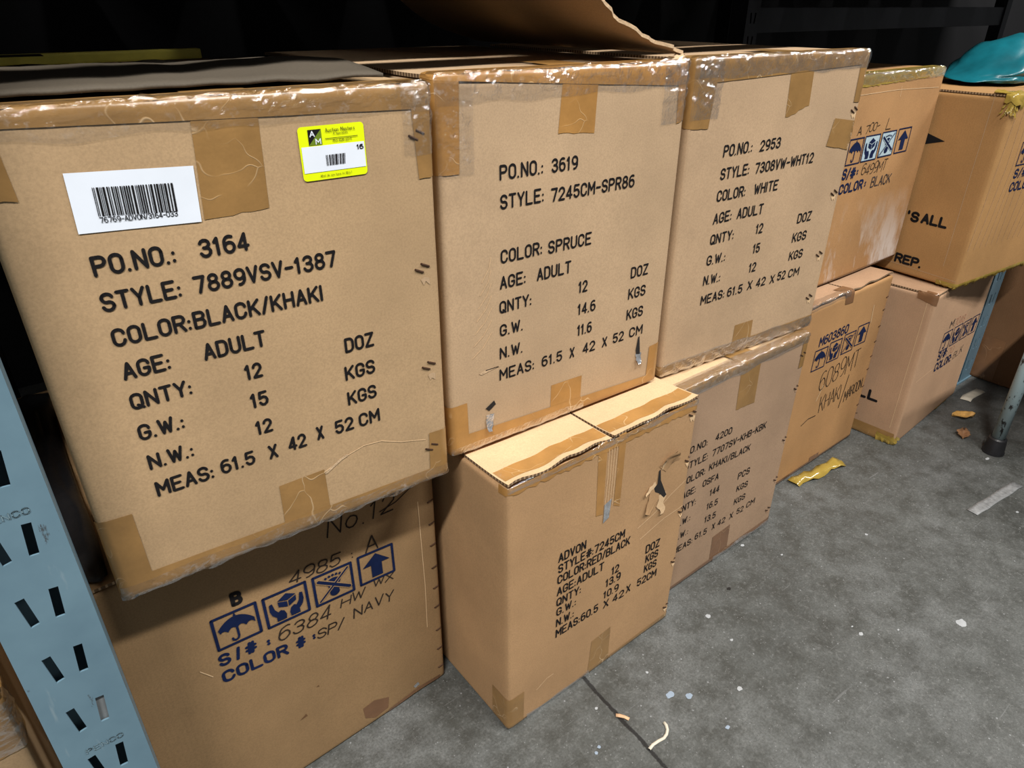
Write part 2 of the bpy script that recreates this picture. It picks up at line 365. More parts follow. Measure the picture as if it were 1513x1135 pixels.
class Ink:
    """Flat strokes and polygons in a face's own (u, v) metres."""
    def __init__(s): s.v = []; s.f = []
    def stroke(s, pts, t):
        h = t / 2
        for i in range(len(pts) - 1):
            (x0, y0), (x1, y1) = pts[i], pts[i + 1]
            L_ = math.hypot(x1 - x0, y1 - y0)
            if L_ < 1e-7: continue
            n = max(1, int(L_ / .012))
            nx, ny = -(y1 - y0) / L_ * h, (x1 - x0) / L_ * h
            for k in range(n):
                a, b = k / n, (k + 1) / n
                ax, ay, bx_, by = x0 + (x1 - x0) * a, y0 + (y1 - y0) * a, x0 + (x1 - x0) * b, y0 + (y1 - y0) * b
                o = len(s.v); s.v += [(ax + nx, ay + ny), (ax - nx, ay - ny), (bx_ - nx, by - ny), (bx_ + nx, by + ny)]
                s.f.append((o, o + 1, o + 2, o + 3))
        for x, y in pts:
            o = len(s.v); s.v += [(x + h * math.cos(PI / 4 * k), y + h * math.sin(PI / 4 * k)) for k in range(8)]
            s.f.append(tuple(range(o, o + 8)))
    def poly(s, pts):
        tri = geometry.tessellate_polygon([[Vector((x, y, 0)) for x, y in pts]])
        o = len(s.v); s.v += list(pts)
        for t in tri: s.f.append(tuple(o + i for i in t))
    def rect(s, u0, v0, u1, v1, n=1):
        for k in range(n):
            a, b = u0 + (u1 - u0) * k / n, u0 + (u1 - u0) * (k + 1) / n
            o = len(s.v); s.v += [(a, v0), (b, v0), (b, v1), (a, v1)]; s.f.append((o, o + 1, o + 2, o + 3))
    def text(s, t, u0, v0, w, h, thick=.14, slope=0.0, gap=.48, lean=0.0, wob=0.0, seed=1):
        rnd = random.Random(seed + len(t) * 7 + int(u0 * 1e4))
        tot = sum(WID.get(c, 1.0) for c in t) + gap * (len(t) - 1)
        th = h * thick
        k = (w - th) / max(tot, .01); x = 0; hh = h - th
        for c in t:
            wc = WID.get(c, 1.0); jy = rnd.uniform(-1, 1) * wob * h; js = 1 + rnd.uniform(-1, 1) * wob * 1.5
            for pl in G.get(c, []):
                pts = []
                for px, py in pl:
                    jj = rnd.uniform(-1, 1) * wob * h * .4
                    X = th / 2 + (x + px * wc) * k + py * hh * lean
                    Y = th / 2 + py * hh * js + jy + jj
                    pts.append((u0 + X, v0 + Y + slope * X))
                s.stroke(pts, th)
            x += wc + gap
    def bars(s, quad, pattern):
        (ax, ay), (bx_, by), (cx, cy), (dx, dy) = quad        # TL TR BR BL
        n = sum(pattern); x = 0
        for i, p in enumerate(pattern):
            if i % 2 == 0:
                a, b = x / n, (x + p) / n
                o = len(s.v)
                for t, bot in ((a, 0), (b, 0), (b, 1), (a, 1)):
                    tx, ty = ax + (bx_ - ax) * t, ay + (by - ay) * t
                    ux, uy = dx + (cx - dx) * t, dy + (cy - dy) * t
                    s.v.append((ux, uy) if bot else (tx, ty))
                s.f.append((o, o + 1, o + 2, o + 3))
            x += p
def xf(pts, u0, v0, w, h, slope=0):
    return [(u0 + x * w, v0 + y * h + slope * x * w) for x, y in pts]
def sym_frame(k, u0, v0, w, h, sl, t):
    for a, b in (((0, 0), (1, 0)), ((1, 0), (1, 1)), ((1, 1), (0, 1)), ((0, 1), (0, 0))):
        k.stroke(xf([a, b], u0, v0, w, h, sl), t)
def sym_umbrella(k, u0, v0, w, h, sl):
    top = [(.08 + .84 * i / 16, .45 + .42 * math.sin(PI * (.08 + .86 * i / 16)) ** .75) for i in range(17)]
    sc = []
    for c in range(3, -1, -1):
        a, b = .08 + .21 * c, .08 + .21 * (c + 1)
        for i in range(5):
            t = i / 5; x = b + (a - b) * t
            sc.append((x, .40 + .10 * math.sin(PI * t) + .05 * (1 - abs(x - .5) * 2)))
    k.poly(xf(top + sc, u0, v0, w, h, sl))
    k.stroke(xf([(.5, .9), (.5, .2), (.48, .13), (.42, .10), (.36, .13), (.35, .19)], u0, v0, w, h, sl), w * .055)
    k.stroke(xf([(.5, .85), (.5, .94)], u0, v0, w, h, sl), w * .03)
def sym_hands(k, u0, v0, w, h, sl):
    X = lambda p: xf(p, u0, v0, w, h, sl)
    k.poly(X([(.30, .74), (.52, .90), (.74, .76), (.53, .66)]))
    k.poly(X([(.30, .71), (.515, .63), (.515, .44), (.31, .54)]))
    k.poly(X([(.545, .63), (.74, .72), (.73, .55), (.545, .44)]))
    L_ = [(.10, .72), (.17, .74), (.21, .50), (.28, .38), (.34, .42), (.42, .36), (.46, .22), (.44, .08), (.22, .08), (.22, .22), (.13, .34), (.09, .50)]
    k.poly(X(L_)); k.poly(X([(1 - x, y) for x, y in L_][::-1]))
def sym_foot(k, u0, v0, w, h, sl, hook=False):
    X = lambda p: xf(p, u0, v0, w, h, sl)
    if hook:                                            # no-hooks mark: two crossed hooks
        k.stroke(X([(.2, .1), (.55, .62), (.52, .8), (.38, .86), (.28, .78)]), w * .05)
        k.poly(X([(.40, .62), (.60, .62), (.56, .42), (.60, .22), (.50, .12), (.42, .24), (.46, .42)]))
    else:
        k.poly(X([(.5 + .19 * math.cos(a * PI / 8), .60 + .15 * math.sin(a * PI / 8)) for a in range(16)]))
        k.poly(X([(.50 + .13 * math.cos(a * PI / 8), .24 + .13 * math.sin(a * PI / 8)) for a in range(16)]))
        k.poly(X([(.34, .55), (.66, .55), (.61, .24), (.40, .24)]))
        for i in range(5):
            k.poly(X([(.31 + .095 * i + .038 * math.cos(a * PI / 4), .78 + .06 * math.sin(PI * (i + .8) / 5.5) + .042 * math.sin(a * PI / 4)) for a in range(8)]))
def sym_cross(k, u0, v0, w, h, sl, grow=0.0):
    X = lambda p: xf(p, u0, v0, w, h, sl)
    k.stroke(X([(.1, .1), (.9, .9)]), w * (.05 + grow)); k.stroke(X([(.12, .80), (.90, .22)]), w * (.085 + grow))
def sym_arrow(k, u0, v0, w, h, sl):
    k.poly(xf([(.34, .10), (.66, .10), (.66, .54), (.90, .54), (.5, .92), (.10, .54), (.34, .54)], u0, v0, w, h, sl))
SYM = {'umbrella': sym_umbrella, 'hands': sym_hands, 'foot': sym_foot, 'arrow': sym_arrow}

# ------------------------------------------------------------ cartons
class Carton:
    def __init__(s, x, y, z, w, h, d, yaw, mat, label, seed, amp=.0022, r=.007, group='cardboard cartons stacked in the rack bay', flapmat=None, lift=.004, openflap=None):
        s.w, s.h, s.d, s.r, s.seed, s.amp = w, h, d, r, seed, amp
        c, sn = math.cos(yaw), math.sin(yaw)
        s.root = thing('cardboard_carton', (x + w / 2 * c - d / 2 * sn, y + w / 2 * sn + d / 2 * c, z), yaw, label, 'carton', group)
        s.mat = mat
        s.hb = h - .0085
        bm = bmesh.new(); step = .012
        nx, ny, nz = max(2, round(w / step)), max(2, round(d / .03)), max(2, round(s.hb / step))
        def grid(fn, a, b):
            vv = [[bm.verts.new(s._round(fn(i / a, j / b), s.hb, 0)) for j in range(b + 1)] for i in range(a + 1)]
            for i in range(a):
                for j in range(b): bm.faces.new((vv[i][j], vv[i + 1][j], vv[i + 1][j + 1], vv[i][j + 1]))
        H = s.hb
        def nu(t): return t                             # denser near the rounded edges
        e = lambda t: .5 - .5 * math.copysign(abs(math.cos(PI * t)) ** .85, math.cos(PI * t))
        grid(lambda a, b: Vector((w * e(a), 0, H * e(b))), nx, nz)
        grid(lambda a, b: Vector((w * (1 - e(a)), d, H * e(b))), nx, nz)
        grid(lambda a, b: Vector((0, d * (1 - e(a)), H * e(b))), ny, nz)
        grid(lambda a, b: Vector((w, d * e(a), H * e(b))), ny, nz)
        grid(lambda a, b: Vector((w * e(a), d * e(b), H)), nx, ny)
        grid(lambda a, b: Vector((w * e(a), d * (1 - e(b)), 0)), nx, ny)
        bmesh.ops.remove_doubles(bm, verts=bm.verts, dist=1e-5)
        s.body = link('carton_body', bm, M[mat], s.root, True)
        fm = M[flapmat or mat]
        for side in (0, 1):
            s.flap(side, fm, lift)
    def _disp(s, p):
        q = p + Vector((s.seed * 3.7, s.seed * 1.3, s.seed * 2.1))
        n = noise.noise_vector(q * 2.6) * s.amp + noise.noise_vector(q * 7) * (s.amp * .32)
        return Vector((n.x * .35, n.y, n.z * .35))
    def _round(s, p, H, off):
        r = s.r
        c = Vector((min(max(p.x, r), s.w - r), min(max(p.y, r), s.d - r), min(max(p.z, r), H - r)))
        v = p - c
        P = c + v.normalized() * (r + off)
        P = P + s._disp(P)
        return Vector((P.x - s.w / 2, P.y - s.d / 2, P.z))
    def sharp(s, u, v, H=None):
        H = H or s.h; y = 0.0; x, z = u, v
        if u < 0: x = 0; y = -u
        elif u > s.w: x = s.w; y = u - s.w
        if v > H: z = H; y = max(y, v - H)
        elif v < 0: z = 0; y = max(y, -v)
        return Vector((x, y, z))
    def at(s, u, v, off=0.0): return s._round(s.sharp(u, v), s.h, off)
    def flap(s, side, m, lift):
        t = .0042; n, k = 16, 22
        a, b = (.003, s.w / 2 - .0022) if side == 0 else (s.w / 2 + .0022, s.w - .003)
        bm = bmesh.new(); rows = [[], []]
        for i in range(n + 1):
            for j in range(k + 1):
                x = a + (b - a) * i / n; yy = s.d * j / k; y = .0015 + (s.d - .003) * (j / k) ** 1.6
                fr = math.exp(-y / .03)
                wv = noise.noise(Vector((x * 22, s.seed * 5 + side * 3, 0)))
                z = s.hb + .0004 + fr * lift * (.5 + .9 * wv) + .001 * (1 + noise.noise(Vector((x * 9, y * 9, s.seed))))
                y -= fr * .002 * noise.noise(Vector((x * 30, s.seed, 4)))
                for q in (0, 1): rows[q].append(bm.verts.new((x - s.w / 2, y - s.d / 2, max(z, s.hb + .0002) + q * t)))
        I = lambda i, j: i * (k + 1) + j
        def F(*vs_):
            try: return bm.faces.new(vs_)
            except ValueError: pass
        for i in range(n):
            for j in range(k):
                F(rows[1][I(i, j)], rows[1][I(i + 1, j)], rows[1][I(i + 1, j + 1)], rows[1][I(i, j + 1)])
                F(rows[0][I(i, j)], rows[0][I(i, j + 1)], rows[0][I(i + 1, j + 1)], rows[0][I(i + 1, j)])
        for i in range(n):
            for j in (0, k):
                f = F(rows[0][I(i, j)], rows[0][I(i + 1, j)], rows[1][I(i + 1, j)], rows[1][I(i, j)]); f.material_index = 1
        for j in range(k):
            for i in (0, n):
                f = F(rows[0][I(i, j)], rows[0][I(i, j + 1)], rows[1][I(i, j + 1)], rows[1][I(i, j)]); f.material_index = 1
        bmesh.ops.recalc_face_normals(bm, faces=bm.faces)
        return link('top_flap', bm, [m, M['corrugated_edge']], s.root)
    def ink(s, k, mat, name='printed_lettering', off=.0007, parent=None):
        bm = bmesh.new(); vs_ = [bm.verts.new(s.at(u, v, off)) for u, v in k.v]
        for f in k.f:
            try: bm.faces.new([vs_[i] for i in f])
            except ValueError: pass
        return link(name, bm, M[mat], parent or s.root)
    def lines(s, polylines, t, mat, name='crease', off=.0006):
        for pl in polylines:
            k = Ink(); k.stroke(pl, t); s.ink(k, mat, name, off)
    def quad(s, pts, mat, name='packing_tape', off=.0005, n=None, ragged=0.0, parent=None, puff=0.0, thick=.0003):
        """A sheet stuck on the box: pts = TL TR BR BL in unrolled face metres, folded over the edges."""
        (ax, ay), (bx_, by), (cx, cy), (dx, dy) = pts
        nu = n or max(2, min(90, round(math.hypot(bx_ - ax, by - ay) / .008)))
        nv = n or max(2, min(90, round(math.hypot(dx - ax, dy - ay) / .006)))
        bm = bmesh.new(); g = []
        for i in range(nu + 1):
            col = []
            for j in range(nv + 1):
                a, b = i / nu, j / nv
                u = (ax + (bx_ - ax) * a) * (1 - b) + (dx + (cx - dx) * a) * b
                v = (ay + (by - ay) * a) * (1 - b) + (dy + (cy - dy) * a) * b
                if ragged and j == nv: v += ragged * noise.noise(Vector((u * 90, s.seed, 1)))
                o = off + (puff * abs(noise.noise(Vector((u * 55, v * 55, s.seed * 9)))) if puff else 0)
                o += .0002 * noise.noise(Vector((u * 40, v * 40, 3)))
                col.append(bm.verts.new(s.at(u, v, o)))
            g.append(col)
        for i in range(nu):
            for j in range(nv): bm.faces.new((g[i][j], g[i][j + 1], g[i + 1][j + 1], g[i + 1][j]))
        o = link(name, bm, M[mat], parent or s.root, True)
        return o
    def film(s, u0, u1, v0, v1, amp=.004, name='clear_film', du=.004, fold=1.0):
        nu, nv = round((u1 - u0) / du), max(6, round((v1 - v0) / .004))
        bm = bmesh.new(); g = []
        for i in range(nu + 1):
            col = []
            for j in range(nv + 1):
                u = u0 + (u1 - u0) * i / nu
                v = v0 + (v1 - v0) * j / nv + .006 * noise.noise(Vector((u * 18, s.seed, j / nv)))
                w_ = math.sin(PI * j / nv)
                if v < 0 or v > s.h + .006: w_ *= .08
                o = .0011 + amp * w_ * abs(noise.noise(Vector((u * 34 + v * 40, v * 50, s.seed * 2)))) ** .8 + .0006 * abs(noise.noise(Vector((u * 160, v * 160, 1))))
                col.append(bm.verts.new(s.at(u, v, o)))
            g.append(col)
        for i in range(nu):
            for j in range(nv): bm.faces.new((g[i][j], g[i][j + 1], g[i + 1][j + 1], g[i + 1][j]))
        return link(name, bm, M['clear_film'], s.root, False)
    def staple(s, u, v, size=.011, ang=0.0, pair=True, gap=.010):
        """Steel wire staple: crown half sunk, legs biting into the board."""
        for k in ((-1, 1) if pair else (0,)):
            bm = bmesh.new()
            cu, cv = u + k * gap / 2 * math.cos(ang), v + k * gap / 2 * math.sin(ang)
            d = (math.cos(ang + 2.1), math.sin(ang + 2.1))
            a = s.at(cu - d[0] * size / 2, cv - d[1] * size / 2, .0007); b = s.at(cu + d[0] * size / 2, cv + d[1] * size / 2, .0007)
            cyl(bm, a, b, .0013, seg=8)
            cyl(bm, a, a + Vector((0, .003, 0)), .0012, seg=8); cyl(bm, b, b + Vector((0, .003, 0)), .0012, seg=8)
            link('staple', bm, M['staple_steel'], s.root)
    def dent(s, u, v, sz, mat, q=0):
        k = Ink(); n = lambda i: sz * .35 * noise.noise(Vector((q * 1.7, i, s.seed)))
        k.poly([(u - sz * .5 + n(1), v - sz * .1), (u + n(2), v + sz * .15), (u + sz * .6, v + n(3)), (u + sz * .5 + n(4), v - sz * .9), (u + sz * .15, v - sz * .5 + n(5)), (u - sz * .1, v - sz * .8)])
        s.ink(k, mat, 'torn_paper', .0006)
    def flake(s, u, v, w, h, ang, mat='torn_fibre', curl=.006, name='torn_paper', seed=0):
        """A peeled, irregular tongue of paper curling off the face."""
        bm = bmesh.new(); n, k = 8, 6; g = []
        for i in range(n + 1):
            row = []
            for j in range(k + 1):
                a, b = i / n, j / k
                ww = w * (1 - .55 * a ** 2) * (1 + .25 * noise.noise(Vector((a * 4, seed, 2))))
                x = (b - .5) * ww + .15 * h * noise.noise(Vector((a * 3, seed + 5, 0))); y = a * h
                U, V = u + x * math.cos(ang) - y * math.sin(ang), v + x * math.sin(ang) + y * math.cos(ang)
                row.append(bm.verts.new(s.at(U, V, .0007 + .6 * curl * a ** 2 * (1 + .5 * noise.noise(Vector((b * 3, a * 3, seed)))))))
            g.append(row)
        for i in range(n):
            for j in range(k): bm.faces.new((g[i][j], g[i + 1][j], g[i + 1][j + 1], g[i][j + 1]))
        return link(name, bm, M[mat], s.root, True)
    def symbols(s, items, mat, h=.055, sl=0.0, t=.004, hook=False, backing=None):
        for kind, u0, v0, w in items:
            k = Ink(); sym_frame(k, u0, v0, w, h, sl, t)
            if kind == 'foot': sym_foot(k, u0, v0, w, h, sl, hook)
            else: SYM[kind](k, u0, v0, w, h, sl)
            if backing and kind in backing:
                s.quad([(u0, v0 + h), (u0 + w, v0 + h + sl * w), (u0 + w, v0 + sl * w), (u0, v0)], 'pale_blue_film', 'symbol_patch', .0004, 6)
            o = s.ink(k, mat, 'handling_symbol', .0009)
            if kind == 'foot':
                k = Ink(); sym_cross(k, u0, v0, w, h, sl, .05); s.ink(k, s.mat if not backing else 'pale_blue_film', 'symbol_gap', .0011, o)
                k = Ink(); sym_cross(k, u0, v0, w, h, sl); s.ink(k, mat, 'symbol_cross', .0013, o)

def rows_text(box, rows, mat='black_ink', thick=.14, **kw):
    k = Ink()
    for r in rows:
        t, u, v, w, h = r[:5]
        k.text(t, u, v, w, h, thick, r[5] if len(r) > 5 else 0.0, **kw)
    return box.ink(k, mat)

GRP = 'cardboard cartons stacked in the rack bay'
# ---- upper left carton
a = Carton(.2101, -.2501, .5215, .4221, .5140, .58, -.0282, 'kraft_tan', 'tan carton printed 3164 BLACK/KHAKI with white barcode label and yellow sticker', 1, .0024, lift=.003)
rows_text(a, [('PO.NO.:', .0641, .3675, .0720, .0196), ('3164', .1568, .3675, .0486, .0192), ('STYLE:', .0625, .3332, .0712, .0190), ('7889VSV-1387', .1447, .3328, .1491, .0188),
  ('COLOR:BLACK/KHAKI', .0629, .2971, .2113, .0190), ('AGE:', .0629, .2611, .0448, .0192), ('ADULT', .1391, .2609, .0649, .0192), ('DOZ', .2909, .2268, .0373, .0190),
  ('QNTY:', .0620, .2272, .0593, .0186), ('12', .1752, .2262, .0190, .0186), ('KGS', .2871, .1910, .0392, .0190), ('G.W.:', .0610, .1911, .0450, .0188), ('15', .1750, .1906, .0200, .0186),
  ('KGS', .2865, .1570, .0385, .0188), ('N.W.:', .0621, .1545, .0458, .0186), ('12', .1746, .1556, .0193, .0184), ('MEAS:', .0620, .1195, .0603, .0194), ('61.5', .1294, .1207, .0384, .0186),
  ('X', .1834, .1193, .0107, .0190), ('42', .2068, .1213, .0226, .0190), ('X', .2424, .1234, .0091, .0190), ('52', .2656, .1229, .0250, .0190), ('CM', .2973, .1222, .0287, .0190)], thick=.165)
a.quad([(.181, .5155 + .10), (.239, .5155 + .10), (.231, .406), (.168, .404)], 'brown_tape', ragged=.004)
a.quad([(-.03, .5155 + .030), (.4221 + .03, .5155 + .030), (.4221 + .03, .486), (-.03, .500)], 'brown_tape', off=.0009)
a.quad([(.394, .5155 + .02), (.4221 + .03, .5155 + .02), (.4221 + .03, .415), (.402, .414)], 'brown_tape', off=.0009, ragged=.003)
a.quad([(-.03, .5155 + .02), (.022, .5155 + .02), (.027, .442), (-.03, .445)], 'brown_tape', off=.0009, ragged=.003)
a.quad([(.188, .079), (.245, .080), (.246, -.06), (.185, -.06)], 'brown_tape', ragged=.002)
a.quad([(-.03, .030), (.4221 + .03, .019), (.4221 + .03, -.03), (-.03, -.03)], 'brown_tape', off=.0009)
a.quad([(-.03, .113), (.034, .110), (.036, -.02), (-.03, -.02)], 'brown_tape', off=.0009, ragged=.002)
a.quad([(.394, .078), (.4221 + .03, .076), (.4221 + .03, -.02), (.391, -.02)], 'brown_tape', off=.0009, ragged=.002)
a.film(.0, .4221, .5155 - .030, .5155 + .020, .0065)
a.film(.385, .4221 + .02, .44, .5155 + .01, .005)
a.film(.0, .4221, -.014, .020, .0060)
for u, v, an in ((.402, .461, .6), (.399, .310, .6), (.400, .179, .6), (.397, .055, .6)): a.staple(u, v, .011, an)
for u, v, q in ((.405, .301, 1), (.406, .170, 2), (.404, .046, 3)): a.dent(u - .004, v - .004, .011, 'kraft_peach', q)
lb = a.quad([(.064, .460), (.168, .455), (.165, .403), (.062, .408)], 'white_paper', 'barcode_label', .0009, 12)
k = Ink(); rnd = random.Random(4)
k.bars([(.082, .446), (.147, .442), (.146, .416), (.081, .421)], [rnd.choice((1, 1, 2, 3)) if i % 2 == 0 else rnd.choice((1, 1, 2)) for i in range(67)])
a.ink(k, 'black_ink', 'barcode', .0014, lb)
k = Ink(); k.text('76769-ADVON/3164-033', .081, .4150, .0645, .0052, .13, -.055, .35); a.ink(k, 'black_ink', 'printed_lettering', .0014, lb)
def rounded(u0, v0, u1, v1, r, n=5):
    o = []
    for cx, cy, s_ in ((u1 - r, v1 - r, 0), (u0 + r, v1 - r, 90), (u0 + r, v0 + r, 180), (u1 - r, v0 + r, 270)):
        o += [(cx + r * math.cos(math.radians(s_ + 90 * i / n)), cy + r * math.sin(math.radians(s_ + 90 * i / n))) for i in range(n + 1)]
    return o
k = Ink(); k.poly(rounded(.270, .427, .3405, .4797, .004)); st = a.ink(k, 'neon_yellow', 'auction_sticker', .0010)
st['label'] = 'yellow and white sticker'
k = Ink(); k.rect(.2718, .4350, .3392, .4605, 4); a.ink(k, 'white_paper', 'sticker_panel', .0014, st)
k = Ink(); k.poly([(.280, .4765), (.294, .4765), (.280, .4615)]); a.ink(k, 'black_ink', 'sticker_emblem', .0014, st)
k = Ink(); k.poly([(.294, .4765), (.294, .4615), (.280, .4615)]); a.ink(k, 'olive_green', 'sticker_emblem', .0014, st)
k = Ink(); k.text('A', .2815, .4695, .0055, .0060, .16); k.text('M', .2870, .4620, .0058, .0058, .16); a.ink(k, 'white_paper', 'emblem_letters', .0018, st)
k = Ink(); k.text('Auction Masters', .2985, .4728, .0320, .0042, .10, 0, .35); k.text('& Appraisals', .3065, .4702, .0160, .0021, .12, 0, .35)
k.stroke([(.2975, .4668), (.3325, .4668)], .0006); k.text('763-428-2271', .3045, .4630, .0215, .0028, .11, 0, .35)
k.text('What do you have to SELL?', .2880, .4300, .0345, .0022, .11, 0, .35); k.text('16', .3303, .4530, .0078, .0052, .19, 0, .3)
k.bars([(.296, .451), (.317, .451), (.316, .4405), (.296, .4405)], [1, 1, 1, 2, 2, 1, 1, 1, 2, 1, 1, 1, 3, 1, 1, 2, 2, 1, 1, 1, 2, 1, 1]); a.ink(k, 'black_ink', 'printed_lettering', .0018, st)
a.lines([[(.245, .076), (.276, .088), (.300, .094), (.324, .092), (.352, .080), (.388, .070)]], .0013, 'kraft_pale')
k = Ink(); k.stroke([(.247, .074), (.268, .086), (.276, .0885)], .0035); a.ink(k, 'torn_fibre', 'torn_paper', .0008)

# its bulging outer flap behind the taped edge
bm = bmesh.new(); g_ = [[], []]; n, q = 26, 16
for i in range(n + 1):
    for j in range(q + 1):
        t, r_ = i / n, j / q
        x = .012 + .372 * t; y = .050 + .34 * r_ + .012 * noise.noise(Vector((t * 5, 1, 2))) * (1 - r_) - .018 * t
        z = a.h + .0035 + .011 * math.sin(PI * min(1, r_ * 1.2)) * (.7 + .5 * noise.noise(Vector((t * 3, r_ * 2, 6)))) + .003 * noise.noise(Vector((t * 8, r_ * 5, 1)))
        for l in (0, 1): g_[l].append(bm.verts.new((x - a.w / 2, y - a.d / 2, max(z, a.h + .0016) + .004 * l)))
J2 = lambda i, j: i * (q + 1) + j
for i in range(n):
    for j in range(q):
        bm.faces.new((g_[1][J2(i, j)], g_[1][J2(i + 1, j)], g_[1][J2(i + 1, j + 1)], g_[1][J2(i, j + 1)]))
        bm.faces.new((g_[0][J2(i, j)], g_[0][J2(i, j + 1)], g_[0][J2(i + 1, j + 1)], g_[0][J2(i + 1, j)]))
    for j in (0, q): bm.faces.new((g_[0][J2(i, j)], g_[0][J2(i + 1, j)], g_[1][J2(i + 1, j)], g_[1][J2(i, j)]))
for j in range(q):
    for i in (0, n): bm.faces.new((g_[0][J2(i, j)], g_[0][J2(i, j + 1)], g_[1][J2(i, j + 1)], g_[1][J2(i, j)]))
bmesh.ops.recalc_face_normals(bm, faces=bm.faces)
link('loose_flap', bm, M['kraft_dim'], a.root, True)

# ---- middle upper carton
b = Carton(.6503, -.2389, .5265, .4188, .5140, .58, -.0286, 'kraft_peach', 'peach tan carton printed 3619 SPRUCE, its lid flap torn open above', 2, .0022, lift=.004)
rows_text(b, [('PO.NO.:', .0878, .3872, .0705, .0192), ('3619', .1712, .3866, .0456, .0186), ('STYLE:', .0881, .3504, .0721, .0190), ('7245CM-SPR86', .1712, .3480, .1559, .0188), ('COLOR:', .0884, .2781, .0710, .0190),
  ('SPRUCE', .1689, .2762, .0804, .0188), ('AGE:', .0870, .2417, .0445, .0190), ('ADULT', .1502, .2404, .0624, .0190), ('DOZ', .3354, .2054, .0376, .0184), ('QNTY:', .0859, .2064, .0561, .0184),
  ('12', .2285, .2047, .0182, .0186), ('KGS', .3334, .1706, .0381, .0186), ('G.W.', .0863, .1716, .0408, .0182), ('14.6', .2288, .1693, .0364, .0184), ('KGS', .3331, .1355, .0368, .0184),
  ('N.W.', .0859, .1363, .0411, .0182), ('11.6', .2298, .1347, .0301, .0184), ('MEAS:', .0852, .1021, .0635, .0184), ('61.5', .1619, .1014, .0400, .0178), ('X', .2166, .1004, .0097, .0180),
  ('42', .2431, .1008, .0260, .0180), ('X', .2838, .1006, .0105, .0178), ('52', .3064, .1014, .0243, .0176), ('CM', .3425, .1022, .0303, .0176)], thick=.15)
W, H = b.w, b.h
b.quad([(.196, H + .10), (.250, H + .10), (.243, .431), (.181, .436)], 'amber_tape', ragged=.002)
b.quad([(-.03, H + .03), (W + .03, H + .03), (W + .03, .478), (-.03, .509)], 'amber_tape', off=.0009)
b.quad([(-.03, H + .02), (.034, H + .02), (.029, .402), (-.03, .404)], 'amber_tape', off=.0009, ragged=.002)
b.quad([(.396, H + .02), (W + .03, H + .02), (W + .03, .440), (.402, .430)], 'amber_tape', off=.0009, ragged=.002)
b.quad([(.182, .064), (.244, .063), (.242, -.05), (.180, -.05)], 'amber_tape', ragged=.001)
b.quad([(-.03, .034), (W + .03, .016), (W + .03, -.03), (-.03, -.03)], 'amber_tape', off=.0009)
b.quad([(-.03, .083), (.029, .084), (.031, -.02), (-.03, -.02)], 'amber_tape', off=.0009)
b.quad([(.393, .073), (W + .03, .078), (W + .03, -.02), (.391, -.02)], 'amber_tape', off=.0009)
b.film(.0, W, H - .034, H + .020, .0070)
b.film(.0, .05, .40, .505, .0045); b.film(W - .05, W, .43, H + .005, .006); b.film(.0, .25, -.003, .014, .002)
k = Ink(); k.poly([(.060, .064), (.075, .073), (.078, .066), (.066, .058)]); b.ink(k, 'dark_hole', 'torn_hole', .0008)
b.flake(.068, .052, .014, .026, 3.0, 'foil', .010, 'foil_tuft', 4)
k = Ink(); k.poly([(.364, .098), (.367, .099), (.370, .078), (.372, .064), (.364, .062), (.361, .075)]); b.ink(k, 'dark_hole', 'torn_hole', .0008)
b.flake(.368, .068, .013, .018, 3.1, 'foil', .010, 'foil_tuft', 6)
k = Ink(); k.poly([(.050, .124), (.066, .1275), (.088, .126), (.070, .1235), (.055, .1205)]); b.ink(k, 'torn_fibre', 'torn_paper', .0007)
k = Ink(); k.stroke([(.062, .1262), (.083, .1262)], .0012); b.ink(k, 'dark_hole', 'torn_hole', .0010)
b.lines([[(.040 + .003 * i, .150 + .018 * i), (.058 + .002 * i, .162 + .019 * i), (.073, .182 + .018 * i)] for i in range(7)], .0009, 'kraft_pale')
# its loose outer flap, folded half open over the top
bm = bmesh.new(); n, q = 20, 24; g = [[], []]
for i in range(n + 1):
    for j in range(q + 1):
        t = i / n; y = .012 + (b.d - .05) * j / q
        x = W - .004 - .205 * t; bend = .006 * math.sin(t * 7)
        z = H + .006 + .100 * t - .018 * math.sin(PI * t) + bend * .3
        y -= .016 * math.exp(-j / 3) * (noise.noise(Vector((t * 9, 2, 0))) + .5 * noise.noise(Vector((t * 30, 5, 0))))
        for r_ in (0, 1): g[r_].append(bm.verts.new((x - W / 2, y - b.d / 2, z + .0046 * r_ + .001 * noise.noise(Vector((t * 40, j, r_))) * (j == 0))))
I2 = lambda i, j: i * (q + 1) + j
for i in range(n):
    for j in range(q):
        bm.faces.new((g[1][I2(i, j)], g[1][I2(i + 1, j)], g[1][I2(i + 1, j + 1)], g[1][I2(i, j + 1)]))
        bm.faces.new((g[0][I2(i, j)], g[0][I2(i, j + 1)], g[0][I2(i + 1, j + 1)], g[0][I2(i + 1, j)]))
    for j in (0, q):
        f = bm.faces.new((g[0][I2(i, j)], g[0][I2(i + 1, j)], g[1][I2(i + 1, j)], g[1][I2(i, j)])); f.material_index = 1
for j in range(q):
    for i in (0, n): bm.faces.new((g[0][I2(i, j)], g[0][I2(i, j + 1)], g[1][I2(i, j + 1)], g[1][I2(i, j)]))
bmesh.ops.recalc_face_normals(bm, faces=bm.faces)
o = link('loose_flap', bm, [M['kraft_deep'], M['torn_fibre']], b.root); o['label'] = 'ragged flap standing half open'
b.flake(W - .028, H - .002, .02, .03, -.9, 'torn_fibre', .012, seed=9)

